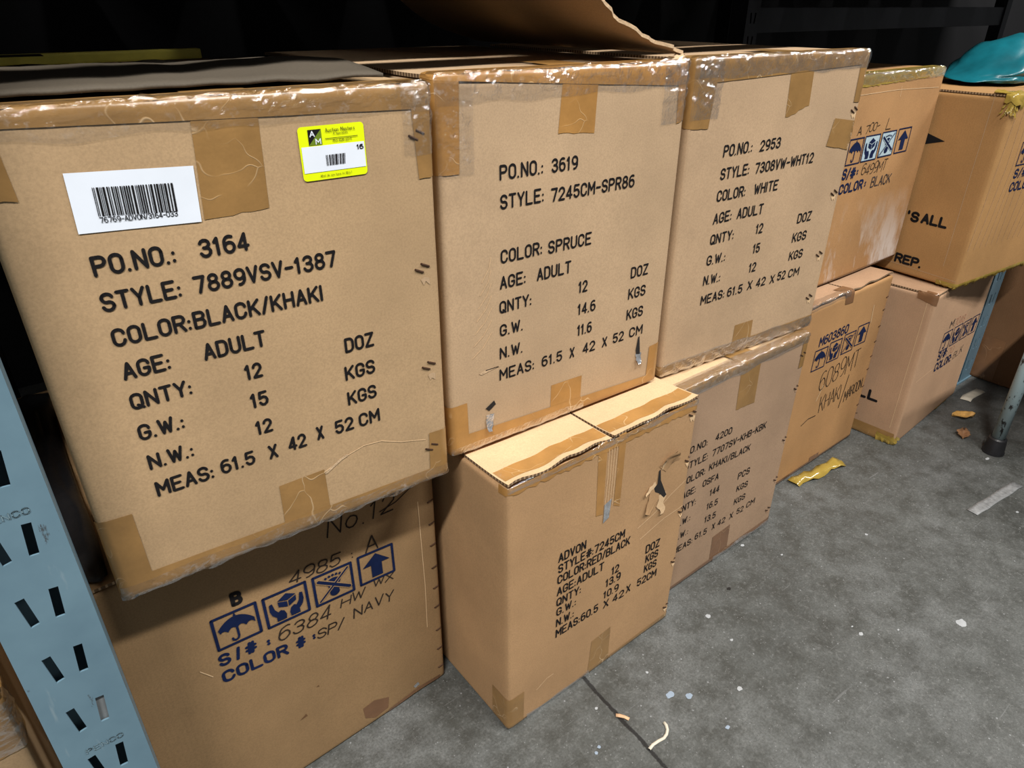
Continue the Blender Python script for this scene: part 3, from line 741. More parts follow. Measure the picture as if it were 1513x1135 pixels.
# ---- right upper carton of the pale group
c = Carton(1.1010, -.2354, .5125, .4326, .5285, .58, -.0692, 'kraft_sand', 'pale sand carton printed 2953 WHITE, third along the upper row', 3, .0022, lift=.003)
W, H = c.w, c.h
rows_text(c, [('PO.NO.:', .0856, .3785, .0701, .0194, .03), ('2953', .1735, .3794, .0529, .0186, .03), ('STYLE:', .0859, .3424, .0709, .0190, .025), ('7308VW-WHT12', .1705, .3430, .1555, .0188, .02),
  ('COLOR:', .0846, .3070, .0713, .0190, .01), ('WHITE', .1772, .3075, .0626, .0188, .01), ('AGE:', .0836, .2690, .0459, .0190, .03), ('ADULT', .1425, .2700, .0677, .0190, .0), ('DOZ', .3150, .2361, .0410, .0188, .01),
  ('QNTY:', .0833, .2336, .0595, .0184, .02), ('12', .1993, .2345, .0195, .0186), ('KGS', .3108, .2000, .0420, .0188), ('G.W.:', .0815, .1971, .0478, .0182, .01), ('15', .2006, .1980, .0192, .0184),
  ('KGS', .3118, .1643, .0415, .0182), ('N.W.:', .0800, .1610, .0440, .0182), ('12', .1984, .1622, .0197, .0184), ('MEAS:', .0801, .1242, .0621, .0182, .02), ('61.5', .1487, .1252, .0413, .0180),
  ('X', .2031, .1272, .0130, .0182), ('42', .2272, .1278, .0266, .0178), ('X', .2667, .1267, .0131, .0176), ('52', .2876, .1286, .0240, .0182), ('CM', .3206, .1281, .0330, .0176)], thick=.155)
c.quad([(.212, H + .10), (.270, H + .10), (.284, .446), (.226, .428)], 'brown_tape', ragged=.004)
c.quad([(-.03, H + .03), (W + .03, H + .03), (W + .03, .506), (-.03, .490)], 'brown_tape', off=.0009)
c.quad([(-.06, H + .02), (.054, H + .02), (.042, .426), (-.06, .432)], 'brown_tape', off=.0009, ragged=.002)
c.quad([(.406, H + .02), (W + .03, H + .02), (W + .03, .44), (.411, .443)], 'brown_tape', off=.0009, ragged=.002)
c.quad([(.365, .419), (.428, .410), (W + .03, .352), (.356, .372)], 'brown_tape', off=.0009, ragged=.002)
c.quad([(.186, .060), (.237, .060), (.239, -.05), (.184, -.05)], 'brown_tape', ragged=.003)
c.quad([(-.03, .021), (W + .03, .028), (W + .03, -.03), (-.03, -.03)], 'brown_tape', off=.0009)
c.film(.0, W, H - .030, H + .014, .006); c.film(.0, .06, .44, H - .005, .006); c.film(0, W, -.012, .026, .0065)
for u, v in ((.419, .429), (.413, .281), (.409, .161), (.406, .071)):
    c.staple(u, v, .012, .5); c.dent(u, v - .006, .011, 'kraft_pale', int(v * 100))

# ---- orange carton behind
d = Carton(1.7370, -.1372, .5070, .4175, .4740, .56, .0123, 'kraft_orange_scuffed', 'orange brown carton with four blue symbols and penned BLACK, white scuffs below', 4, .0025, lift=.004)
W, H = d.w, d.h
d.symbols([('umbrella', .036, .286, .060), ('hands', .103, .2866, .0655), ('foot', .1783, .2884, .0640), ('arrow', .2545, .2893, .0600)], 'blue_ink', .055, 0, .0028, backing=('hands', 'foot'))
k = Ink(); k.text('S/#', .0330, .2534, .0580, .0262, .2, -.03); k.text(':', .0970, .2577, .0055, .0190, .28); k.text('COLOR', .0328, .2208, .1062, .0240, .2); k.text(':', .1470, .2240, .0055, .0200, .28); d.ink(k, 'blue_ink')
for args in (('A', .060, .3475, .018, .020, .1), ('700-', .0930, .3470, .062, .0200, .08, .10, .2, .1, .06), ('L', .185, .3490, .024, .026, .07, 0, .2, .2), ('6499MT', .1171, .2530, .1150, .0260, .07, 0, .15, .12, .06)):
    k = Ink(); k.text(*args); d.ink(k, 'marker_ink', 'handwritten_note')
k = Ink(); k.text('BLACK', .1770, .2190, .0943, .0245, .13, -.01, .4, .05, .05); d.ink(k, 'faded_ink', 'handwritten_note')
d.quad([(-.03, H + .03), (W + .02, H + .03), (W + .02, .455), (-.03, .446)], 'gold_tape', off=.0009, ragged=.004)
d.film(.0, W, H - .022, H + .012, .006)
d.lines([[(.0, .432), (.2, .434), (.40, .428)], [(.215, .440), (.218, .418)]], .0012, 'kraft_pale')
d.quad([(-.02, .004), (W + .01, .008), (W + .01, -.03), (-.02, -.03)], 'dark_tape', off=.0009)

# ---- far right upper carton
e = Carton(2.1500, -.2998, .4635, .4200, .4675, .56, -.0804, 'kraft_honey', 'far right upper carton lettered ALL and REP. on its side, frayed gold tape below', 5, .0026, lift=.003)
W, H = e.w, e.h
k = Ink(); k.text("'S", -.171, .1407, .0337, .0281, .24, -.02); k.text('ALL', -.1320, .1422, .0685, .0278, .24, .0); e.ink(k, 'black_ink')
k = Ink(); k.text('REP.', -.1735, .0265, .0770, .0265, .24, .0, .4); e.ink(k, 'black_ink')
k = Ink(); k.poly([(-.176, .335), (-.128, .348), (-.176, .362)]); e.ink(k, 'black_ink', 'printed_mark')
e.symbols([('umbrella', .108, .300, .060), ('hands', .178, .300, .062), ('foot', .252, .300, .062), ('arrow', .326, .300, .060)], 'blue_ink', .055, 0, .0028)
k = Ink(); k.text('S/#:', .114, .267, .075, .0245, .19); k.text('COLOR:', .114, .234, .120, .0250, .19); e.ink(k, 'blue_ink')
e.quad([(-.05, .012), (W + .02, .016), (W + .02, -.05), (-.05, -.05)], 'gold_tape', off=.001, ragged=.0, puff=.004)
e.quad([(-.03, H + .05), (.045, H + .05), (.040, .435), (-.020, .452)], 'gold_tape', off=.001, ragged=.012, puff=.010)
for i in range(18): e.flake(-.012 + .0035 * (i % 9), .455 - .003 * (i % 4), .0045, .020 + .014 * ((i * 7) % 5) / 4, 2.75 + .07 * ((i * 5) % 9), 'gold_tape', .008, 'frayed_tape', i)
for i in range(8): e.flake(.004 + .05 * i, .010, .02, .016, 3.1 + .3 * math.sin(i * 2), 'gold_tape', .008, 'frayed_tape', 20 + i)
e.lines([[(-.045, .46), (-.043, .05)], [(-.20, .025), (-.003, .019)]], .0011, 'kraft_peach')
e.lines([[(.03 + .03 * i, .44), (.02 + .03 * i + .015 * math.sin(i), .30), (.005 + .028 * i, .10)] for i in range(10)], .0012, 'kraft_rose')

# ---- lower row
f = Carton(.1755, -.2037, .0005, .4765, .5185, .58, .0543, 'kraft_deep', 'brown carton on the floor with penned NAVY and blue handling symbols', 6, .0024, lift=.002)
sl = -.095
f.symbols([('umbrella', 0.1186, .3378, .0584), ('hands', 0.1878, .3307, .0609), ('foot', 0.2606, .3236, .0605), ('arrow', 0.3336, .3195, .0585)], 'blue_ink', .055, -.085, .0042)
k = Ink(); k.text('S', 0.1139, .3068, .0165, .0228, .2, sl); k.text('/', 0.1365, .3045, .008, .0228, .2, sl); k.text('#', 0.1500, .3030, .0165, .0228, .2, sl); k.text(':', 0.1801, .2995, .0055, .0170, .3)
k.text('COLOR', 0.1128, .2755, .0947, .0228, .2, -.13); k.text('#', 0.2193, .2625, .0150, .0228, .2, sl); k.text(':', 0.2453, .2635, .0050, .0160, .3); f.ink(k, 'blue_ink')
k = Ink(); k.text('B', 0.1476, .3984, .0159, .0240, .24, -.1); f.ink(k, 'black_ink')
k = Ink(); k.text('No.12', 0.2915, .436, .11, .034, .065, -.05, .4, .2, .05); f.ink(k, 'marker_ink', 'handwritten_note'); k = Ink(); k.stroke([(0.3785, .4395), (0.4065, .444), (0.4415, .462)], .0016); f.ink(k, 'marker_ink', 'handwritten_note')
k = Ink(); k.text('4985', 0.2256, .3867, .0797, .0235, .095, -.11, .25, .25, .06); k.text(':', 0.3245, .3790, .004, .0180, .12); k.text('A', 0.3468, .3755, .0227, .0300, .08, -.05, .2, .1); f.ink(k, 'marker_ink', 'handwritten_note'); k = Ink(); k.text('6384', 0.1949, .2975, .0830, .0270, .09, -.12, .35, .28, .06)
k.text('HW', 0.2947, .2966, .0417, .0185, .11, -.07, .2, .25, .06); k.text('WX', 0.3514, .3018, .0380, .0165, .12, -.08, .2, .2, .06); k.text('SP/', 0.2510, .2600, .0444, .0205, .11, -.13, .3, .22, .05); k.text('NAVY', 0.3129, .2614, .0724, .0205, .11, -.07, .35, .15, .06)
f.ink(k, 'marker_ink', 'handwritten_note')
for v in (.370, .325, .276, .230, .185, .129, .081, .033, .415, .460): f.staple(.4675, v, .010, -2.0, False)
f.lines([[(0.4445, .425), (0.4465, .25), (0.4445, .15)], [(0.0895, .318), (0.1025, .298)]], .0014, 'kraft_pale')
k = Ink(); k.poly([(0.3065, .052), (0.3285, .055), (0.3565, .040), (0.3525, .016), (0.3265, .012), (0.3085, .026)])
f.ink(k, 'dark_tape', 'scraped_patch', .0006); f.lines([[(0.3565, .006), (0.4165, .012), (0.4755, .007)]], .008, 'dark_tape', 'scraped_patch')
k = Ink(); k.poly([(0.4065, .026), (0.4165, .030), (0.4195, .022), (0.4105, .019)]); f.ink(k, 'foil', 'torn_tape', .0009)
for q in ([(0.2365, .165), (0.2405, .167), (0.2415, .163)], [(0.2015, .115), (0.2125, .122), (0.2145, .116)]):
    k = Ink(); k.poly(q); f.ink(k, 'kraft_brown', 'scuff', .0006)

g = Carton(.6748, -.3416, .0005, .4159, .5230, .60, .0182, 'kraft_yellow', 'torn carton on the floor printed RED/BLACK, standing out in front of its neighbours', 7, .0034, flapmat='kraft_pale', lift=.011)
W, H = g.w, g.h; sl = -.055
rows_text(g, [('ADVON', .1008, .3297, .0611, .0190, sl), ('STYLE#:7245CM', .1011, .3067, .1562, .0188, sl), ('COLOR:RED/BLACK', .1002, .2835, .1725, .0188, sl), ('AGE:ADULT', .1001, .2574, .1095, .0190, sl), ('QNTY:', .1001, .2338, .0569, .0184, sl),
  ('G.W.:', .1010, .2112, .0458, .0182, sl), ('N.W.:', .1013, .1859, .0419, .0185, sl), ('MEAS:60.5', .1014, .1602, .1018, .0195, -.03), ('X', .2162, .1540, .0137, .0190, sl), ('42', .2397, .1535, .0305, .0185, sl),
  ('X', .2750, .1548, .0118, .0185, sl), ('52CM', .3042, .1527, .0544, .0190, sl), ('12', .2303, .2255, .0193, .0190, sl), ('13.9', .2171, .2044, .0385, .0190, sl), ('10.9', .2141, .1787, .0391, .0180, sl), ('DOZ', .3188, .2251, .0389, .0200, sl),
  ('KGS', .3213, .2012, .0352, .0190, sl), ('KGS', .3204, .1780, .0347, .0187, sl)], thick=.155)
g.quad([(.176, H + .0), (.196, H + .0), (.196, .380), (.180, .383)], 'amber_tape', ragged=.002)
g.quad([(.222, H + .0), (.238, H + .0), (.236, .376), (.221, .385)], 'amber_tape', ragged=.002)
g.lines([[(.200 + .006 * q, .505), (.201 + .0055 * q, .45), (.199 + .006 * q, .39)] for q in range(4)], .0011, 'kraft_pale', 'crease', .0007)
g.quad([(-.02, H - .004), (W + .02, H - .004), (W + .02, .498), (-.02, .506)], 'amber_tape', off=.0007, ragged=.006)
for (u0, u1) in ((.006, W / 2 - .004), (W / 2 + .004, W - .006)):
    bm = bmesh.new(); gg = []
    for i in range(21):
        col = []
        for j in range(5):
            x = u0 + (u1 - u0) * i / 20; y = .012 + .030 * j / 4 + .004 * noise.noise(Vector((x * 30, 1, 1)))
            fr = math.exp(-y / .03); side = 0 if u0 < .1 else 1
            wv = noise.noise(Vector((x * 22, g.seed * 5 + side * 3, 0)))
            z = g.hb + .0004 + fr * .011 * (.5 + .9 * wv) + .001 * (1 + noise.noise(Vector((x * 9, y * 9, g.seed))))
            col.append(bm.verts.new((x - W / 2, y - g.d / 2, max(z, g.hb + .0002) + .0042 + .0006)))
        gg.append(col)
    for i in range(20):
        for j in range(4): bm.faces.new((gg[i][j], gg[i + 1][j], gg[i + 1][j + 1], gg[i][j + 1]))
    link('packing_tape', bm, M['amber_tape'], g.root, True)
g.film(.0, W, H - .013, H - .003, .004)
k = Ink(); k.poly([(.198, .398), (.214, .404), (.211, .366), (.198, .360)]); g.ink(k, 'foil', 'foil_scrap', .0012)
k = Ink(); k.poly([(.330, .405), (.334, .407), (.338, .382), (.348, .362), (.358, .342), (.352, .338), (.340, .352), (.326, .362), (.322, .372), (.330, .378)]); g.ink(k, 'dark_hole', 'torn_hole', .0009)
g.flake(.340, .404, .026, .040, -.75, 'kraft_yellow', .016, seed=3); g.flake(.334, .368, .030, .052, 2.6, 'kraft_yellow', .006, seed=8); g.flake(.346, .350, .020, .046, 3.2, 'kraft_pale', .004, seed=12); g.flake(.326, .380, .012, .03, 2.0, 'kraft_pale', .006, seed=15); g.flake(.345, .405, .012, .022, .3, 'kraft_pale', .010, seed=18)
g.lines([[(.29, .300), (.33, .312), (.37, .335), (.412, .352)], [(.30, .27), (.36, .287), (.41, .292)], [(.062, .06), (.085, .072), (.100, .072)]], .0017, 'kraft_pale')
g.quad([(-.045, .078), (.033, .079), (.033, -.03), (-.045, -.03)], 'brown_tape', off=.0009, ragged=.002)
g.quad([(.193, .087), (.242, .092), (.243, -.03), (.186, -.03)], 'brown_tape', ragged=.002)
g.quad([(.243, .012), (W + .02, .018), (W + .02, -.03), (.243, -.03)], 'brown_tape', off=.0009)
g.film(.04, .19, -.010, .012, .004)
for u, v in ((.402, .494), (.409, .397), (.409, .283), (.409, .161), (.407, .039)):
    g.staple(u, v, .011, .5); g.dent(u, v - .006, .014, 'kraft_pale', int(v * 70))

h = Carton(1.0942, -.2882, .0005, .4200, .5090, .58, .0204, 'kraft_pink', 'dusty pink carton printed 4200 KHAKI/BLACK, second on the floor', 8, .002, lift=.003, flapmat='kraft_pale')
W, H = h.w, h.h; sl = -.035
rows_text(h, [('PO.NO:', .040, .3560, .0690, .0165, sl), ('4200', .1329, .3535, .0538, .0165, -.06), ('STYLE:', .046, .3195, .0716, .0172, sl), ('7707SV-KHB-KBK', .1304, .3163, .1852, .0174, -.02), ('COLOR:', .044, .2835, .0733, .0170, sl), ('KHAKI/BLACK', .1284, .2832, .1411, .0172, -.06),
  ('AGE:', .050, .2485, .0443, .0172, sl), ('OSFA', .1152, .2484, .0533, .0170, -.06), ('PCS', .2436, .2085, .0430, .0180, sl), ('QNTY:', .044, .2150, .0572, .0168, sl), ('144', .1463, .2106, .0329, .0176, -.06), ('KGS', .2473, .1740, .0417, .0170, -.08),
  ('G.W.:', .044, .179, .046, .0168, sl), ('16.5', .1429, .1767, .0387, .0172, -.1), ('KGS', .2471, .1388, .0415, .0170, -.06), ('N.W.:', .044, .143, .046, .0168, sl), ('13.5', .1432, .1411, .0391, .0176, -.1), ('MEAS:', .047, .1070, .0640, .0172, sl), ('61.5', .1175, .1088, .0410, .0172, -.1),
  ('X', .1765, .1050, .0100, .0168), ('42', .1963, .1055, .0274, .0162, -.08), ('X', .2394, .1015, .0125, .0172), ('52', .2653, .1026, .0264, .0166, -.1), ('CM', .3023, .1022, .0321, .0162)], 'black_ink', .145)
h.quad([(.180, H + .06), (.243, H + .06), (.250, .400), (.187, .404)], 'brown_tape', ragged=.002)
h.quad([(-.02, H + .02), (W + .02, H + .02), (W + .02, .494), (-.02, .490)], 'brown_tape', off=.0009)
h.quad([(.186, .080), (.248, .084), (.253, -.03), (.188, -.03)], 'dark_tape', ragged=.002)
h.quad([(-.02, .012), (W + .02, .022), (W + .02, -.03), (-.02, -.03)], 'dark_tape', off=.0009)
h.quad([(.396, H + .01), (W + .02, H + .01), (W + .02, .43), (.398, .43)], 'brown_tape', off=.0009)
h.film(.0, W, H - .022, H + .026, .006); h.film(.20, W, -.008, .014, .004)
for u, v in ((.405, .462), (.410, .380), (.410, .248), (.410, .137), (.402, .052)):
    h.staple(u, v, .011, .5); h.dent(u, v - .005, .010, 'kraft_rose', int(v * 90))

i_ = Carton(1.6207, -.2024, .0005, .4200, .5035, .58, .0301, 'kraft_amber', 'orange tan carton on the floor printed M603860 with penned KHAKI/MAROON', 9, .0026, lift=.007, flapmat='kraft_rose')
W, H = i_.w, i_.h
i_.symbols([('umbrella', .0848, .3216, .0592), ('hands', .1540, .3242, .0560), ('foot', .2224, .3262, .0560), ('arrow', .2880, .3307, .0560)], 'blue_ink', .0550, -.05, .0028)
k = Ink(); k.text('M603860', .0940, .3848, .1370, .0265, .16); i_.ink(k, 'blue_ink')
k = Ink(); k.text('6089MT', .1480, .2440, .190, .056, .045, .06, .3, -.05, .05); i_.ink(k, 'marker_ink', 'handwritten_note'); k = Ink(); k.text('KHAKI', .1770, .1720, .105, .048, .05, .04, .25, -.1, .06); k.stroke([(.288, .145), (.303, .241)], .0030); k.text('MAROON', .3085, .1560, .092, .036, .07, .12, .2, -.1, .06); k.stroke([(.10, .160), (.13, .169), (.165, .166)], .0025); i_.ink(k, 'marker_ink', 'handwritten_note')
i_.quad([(.168, H + .03), (.212, H + .03), (.220, .469), (.182, .472)], 'dark_tape', off=.0009, ragged=.002)
i_.quad([(-.02, .014), (W + .02, .010), (W + .02, -.03), (-.02, -.03)], 'dark_tape', off=.0009)
i_.quad([(.190, .024), (.236, .022), (.238, -.02), (.188, -.02)], 'dark_tape', off=.0009)
i_.film(.0, .2, H - .012, H + .02, .004)
for v in (.437, .401, .353, .308, .264, .224, .17, .11): i_.staple(.411, v, .009, -2.0, False)
i_.lines([[(.345, .43), (.352, .38)], [(.150, .215), (.168, .255)]], .0027, 'kraft_pale')

j_ = Carton(2.0901, -.2907, .0005, .4614, .4590, .56, .0711, 'kraft_rose', 'rose tan carton on the floor at the right end, gold tape on its corner', 10, .0022, lift=.003)
W, H = j_.w, j_.h
j_.symbols([('umbrella', .150, .2480, .066), ('hands', .232, .2425, .066), ('foot', .310, .2370, .062), ('arrow', .385, .2320, .058)], 'blue_ink', .058, -.07, .0030)
k = Ink(); k.text('S/#:', .156, .2175, .075, .0290, .18, -.07); k.text('COLOR:', .156, .1830, .135, .0290, .18, -.07); j_.ink(k, 'blue_ink')
k = Ink(); k.text('M', .178, .312, .030, .024, .14); k.text('BLK', .305, .176, .075, .024, .09, .0, .4, .0, .05); j_.ink(k, 'faded_ink', 'handwritten_note')
k = Ink(); k.text('7048', .214, .306, .085, .026, .06, -.04, .3, .1, .06); k.text('70', .236, .212, .05, .022, .06, -.05, .3, .1, .06); j_.ink(k, 'pencil_red', 'handwritten_note')
k = Ink(); k.text('ALL', -.170, .1110, .0975, .0330, .24); j_.ink(k, 'black_ink')
k = Ink(); k.poly([(-.165, .050), (-.115, .058), (-.165, .030)]); j_.ink(k, 'black_ink', 'printed_mark')
j_.quad([(-.050, H + .03), (.008, H + .03), (.008, .425), (-.048, .438)], 'dark_tape', off=.001, ragged=.002)
j_.quad([(-.33, .040), (-.006, .036), (.0, -.03), (-.33, -.03)], 'brown_tape', off=.0008)
j_.quad([(-.052, .026), (.012, .018), (.012, -.03), (-.052, -.03)], 'gold_tape', off=.0014, puff=.005)
for q in range(5): j_.flake(-.045 + .012 * q, .024, .012, .022, 3.0 + .3 * q, 'gold_tape', .008, 'frayed_tape', 40 + q)
j_.quad([(.30, .006), (.40, .008), (.40, -.02), (.30, -.02)], 'gold_tape', off=.001, puff=.003)
j_.lines([[(.03, .195), (.15, .200), (.25, .190)], [(-.020, .43), (-.022, .05)]], .0012, 'kraft_pale')

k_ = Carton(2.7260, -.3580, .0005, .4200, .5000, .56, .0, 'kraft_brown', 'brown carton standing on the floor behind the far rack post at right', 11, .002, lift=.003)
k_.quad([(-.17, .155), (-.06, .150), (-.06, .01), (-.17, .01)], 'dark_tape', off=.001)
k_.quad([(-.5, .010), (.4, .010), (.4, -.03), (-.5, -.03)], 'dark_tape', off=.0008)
l_ = Carton(-.345, -.2300, .0005, .4200, .4400, .56, .02, 'kraft_tan', 'tan carton left of the near rack post, with a taped corner and rubbish on top', 12, .003, lift=.008)
l_.quad([(.34, .455), (.46, .455), (.46, .355), (.35, .36)], 'brown_tape', off=.001, ragged=.004); l_.film(.30, .44, .36, .46, .006)
blocker = Carton(-.40, -.1250, .4480, .4600, .5200, .48, .0, 'kraft_tan', 'added tan carton, hidden behind the near post to block light from the left', 13, .002, lift=.003)  # unseen carton added to keep light off the gap beside the post
# ------------------------------------------------------------ setting
bm = bmesh.new(); bx(bm, -6, -7, -.1, 12, 6, 0); o = link('floor', bm, M['floor']); o['kind'] = 'structure'
bm = bmesh.new(); bx(bm, -6, 1.62, 0, 12, 1.7, 5); o = link('wall_back', bm, M['dark_wall']); o['kind'] = 'structure'

# ------------------------------------------------------------ pallet rack
rack = thing('pallet_rack', (.147, -.31, 0), 0, 'blue grey slotted steel pallet rack whose near post stands at the left edge', 'rack')
def slotted_post(x, y, depth, z1, marks=False, mat='post_paint'):
    """Roll-formed post: punched front web, two folded sides, back plate added to shut out light. Local to the rack."""
    w = .0775; bm = bmesh.new(); t = .0022
    pitch, z0 = .0775, .030
    half = 3
    nrow = int((z1 - z0 - .03) / pitch)
    # the front web: one strip per slot pair so that every slot is a real opening
    z = 0.0
    def pgon(pts, hole_list):
        es = []
        for loop in [pts] + hole_list:
            vv = [bm.verts.new((px, 0, pz)) for px, pz in loop]
            es += [bm.edges.new((vv[i], vv[(i + 1) % len(vv)])) for i in range(len(vv))]
        bmesh.ops.triangle_fill(bm, use_beauty=True, use_dissolve=False, edges=es)
    for r in range(nrow):
        a, b = (0 if r == 0 else z0 + r * pitch), z0 + (r + 1) * pitch
        if r == nrow - 1: b = z1
        zc = z0 + r * pitch + .0315
        R_ = [(.0103, .0180), (.0181, .0172), (.0150, -.0180), (.0070, -.0175)]
        L_ = [(-.0173, .0172), (-.0093, .0182), (-.0058, -.0164), (-.0137, -.0182)]
        pgon([(-w / 2, a), (w / 2, a), (w / 2, b), (-w / 2, b)], [[(px, zc + pz) for px, pz in q] for q in (R_, L_)])
    bmesh.ops.remove_doubles(bm, verts=bm.verts, dist=1e-5)
    bmesh.ops.recalc_face_normals(bm, faces=bm.faces)
    for f_ in bm.faces:
        if f_.normal.y > 0: f_.normal_flip()
    r = bmesh.ops.extrude_face_region(bm, geom=list(bm.faces))
    bmesh.ops.translate(bm, verts=[v for v in r['geom'] if isinstance(v, bmesh.types.BMVert)], vec=(0, t, 0))
    bmesh.ops.recalc_face_normals(bm, faces=bm.faces)
    bx(bm, -w / 2, .0005, 0, -w / 2 + t, depth, z1); bx(bm, w / 2 - t, .0005, 0, w / 2, depth, z1)
    bx(bm, -w / 2, depth - t, 0, w / 2, depth, z1)  # full back added to keep light out, so the slots read black
    for v in bm.verts: v.co += Vector((x, y, 0))
    o = link('upright_post', bm, M[mat], rack)
    if marks:
        for zz in (.7085, .3965):
            k = Ink(); k.text('PENCO', x + .0025 - .018, zz, .036, .0075, .13)
            bm = bmesh.new(); vs_ = [bm.verts.new((u, y - .0007, v)) for u, v in k.v]
            for f_ in k.f: bm.faces.new([vs_[i] for i in f_])
            link('embossed_mark', bm, M['emboss_paint'], o)
    bm = bmesh.new(); bx(bm, x - .055, y - .004, 0, x + .048, y + depth + .03, .0065, .001)
    link('foot_plate', bm, M['post_paint'], o) if x > 1 else bm.free()
    return o
slotted_post(0, 0, .070, 2.2, True)
slotted_post(2.5235, .075, .070, 2.2)
slotted_post(-.03, 1.05, .070, 2.2, mat='dark_metal'); slotted_post(2.5235, 1.12, .070, 2.2, mat='dark_metal')
bm = bmesh.new()                                        # added plate, its grey stands in for light inside one slot
bx(bm, .004, .0035, .425, .021, .0045, .480); link('lit_slot_plate', bm, plain('slot_lit_grey', (.19, .205, .215), .5), rack)
bm = bmesh.new(); bx(bm, .0388, .0, 1.02, 2.4848, .05, 1.12, .004); bx(bm, -2.45, .0, 1.02, -.0388, .05, 1.12, .004); bx(bm, 2.5623, .0, 1.02, 5.6, .05, 1.12, .004)
for v in bm.verts: v.co += Vector((0, .012 + .0297 * v.co.x, 0))
bmesh.ops.translate(bm, verts=bm.verts, vec=(0, 0, .255)); link('load_beam', bm, M['post_paint'], rack)
bm = bmesh.new(); bx(bm, -2.6, 1.06, 1.27, 5.8, 1.11, 1.375, .004); link('load_beam', bm, M['dark_metal'], rack)
for q in range(17):
    bm = bmesh.new(); bx(bm, -2.6 + .50 * q, .11, 1.378, -2.12 + .50 * q, 1.90, 1.398); link('deck_board', bm, M['deck_board'], rack)
for z in (.16,):
    for xx in (0, 2.5235):
        bm = bmesh.new(); cyl(bm, (xx - .03, .10, z), (xx - .03, 1.05, z + .42), .012, seg=8); link('frame_brace', bm, M['post_paint'], rack)
# the next row of racking behind, in the dark
rr = thing('rear_rack', (3.0, 1.2, 0), 0, 'dark rack frame in the gloom behind the upper cartons', 'rack')
for xx in (0.05, 2.9):
    bm = bmesh.new(); bx(bm, xx, 0, 0, xx + .075, .075, 1.36, .003); link('upright_post', bm, M['dark_metal'], rr)
bm = bmesh.new(); bx(bm, .125, .01, 1.0, 2.9, .06, 1.105, .004); link('load_beam', bm, M['dark_metal'], rr)

# ------------------------------------------------------------ low bench: one tubular leg shows at the right edge
tb = thing('low_bench', (2.285, -.478, 0), 0, 'low bench whose chipped grey blue tube leg with black rubber foot shows at right', 'bench')
for lx, ly in ((0, 0), (1.4, 0), (0, -.62), (1.4, -.62)):
    bm = bmesh.new(); cyl(bm, (lx, ly, .012), (lx, ly, .41), .0165, seg=32); lg = link('leg', bm, M['leg_paint'], tb, True)
    bm = bmesh.new(); cyl(bm, (lx, ly, 0), (lx, ly, .006), .0275, .0275, 32); cyl(bm, (lx, ly, .006), (lx, ly, .046), .0265, .0225, 32); cyl(bm, (lx, ly, .046), (lx, ly, .050), .0225, .0195, 32)
    link('rubber_foot', bm, M['black_rubber'], lg)
bm = bmesh.new(); bx(bm, -.03, -.66, .41, 1.45, .03, .44, .004); link('seat', bm, M['dark_metal'], tb)
bm = bmesh.new(); bx(bm, 1.39, -.60, .20, 1.41, -.02, .225); link('stretcher', bm, M['leg_paint'], tb)

# ------------------------------------------------------------ things lying on top of the cartons
def crumple(name, x0, x1, y0, y1, z, hgt, mat, seed, nx=40, ny=30, rim=.25):
    bm = bmesh.new(); g = []
    for i in range(nx + 1):
        r = []
        for j in range(ny + 1):
            a, b = i / nx, j / ny; p = Vector((a * 3.2, b * 2.6, seed))
            env = min(1, min(a, 1 - a, b, 1 - b) / rim)
            ridge = 1 - abs(noise.noise(p * 1.3)) * 1.6
            hh = env * hgt * (.45 + .4 * ridge + .25 * noise.noise(p * 3))
            r.append(bm.verts.new((x0 + (x1 - x0) * a + .012 * noise.noise(p + Vector((5, 0, 0))), y0 + (y1 - y0) * b + .012 * noise.noise(p + Vector((0, 7, 0))), z + .001 + max(0, hh))))
        g.append(r)
    for i in range(nx):
        for j in range(ny): bm.faces.new((g[i][j], g[i + 1][j], g[i + 1][j + 1], g[i][j + 1]))
    r = bmesh.ops.extrude_face_region(bm, geom=list(bm.faces))
    bmesh.ops.translate(bm, verts=[v for v in r['geom'] if isinstance(v, bmesh.types.BMVert)], vec=(0, 0, .0006))
    bmesh.ops.recalc_face_normals(bm, faces=bm.faces)
    return link(name, bm, mat, None, True)
tag(crumple('gap_darkening_sheet', .150, .206, -.190, .36, .5200, .020, M['gap_shade_black'], 13, 10, 60, .08), 'crumpled black sheet added to darken the gap between the near post and 3164 carton', 'shade sheet')  # added over a dark crumple; its black stands in for the gap's shade
bm = bmesh.new(); bx(bm, .262, .232, 1.0372, .54, .252, 1.051, .003)
for v in bm.verts: v.co.y += .03 * noise.noise(Vector((v.co.x * 6, 0, 0))); v.co.z = max(1.0372, v.co.z + .0)
tag(link('yellow_strap', bm, M['yellow_band']), 'dull yellow strap lying across the back of the near left upper carton', 'strap')
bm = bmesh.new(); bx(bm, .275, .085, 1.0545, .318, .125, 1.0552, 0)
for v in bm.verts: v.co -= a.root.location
link('black_tape_patch', bm, M['black_ink'], a.root)

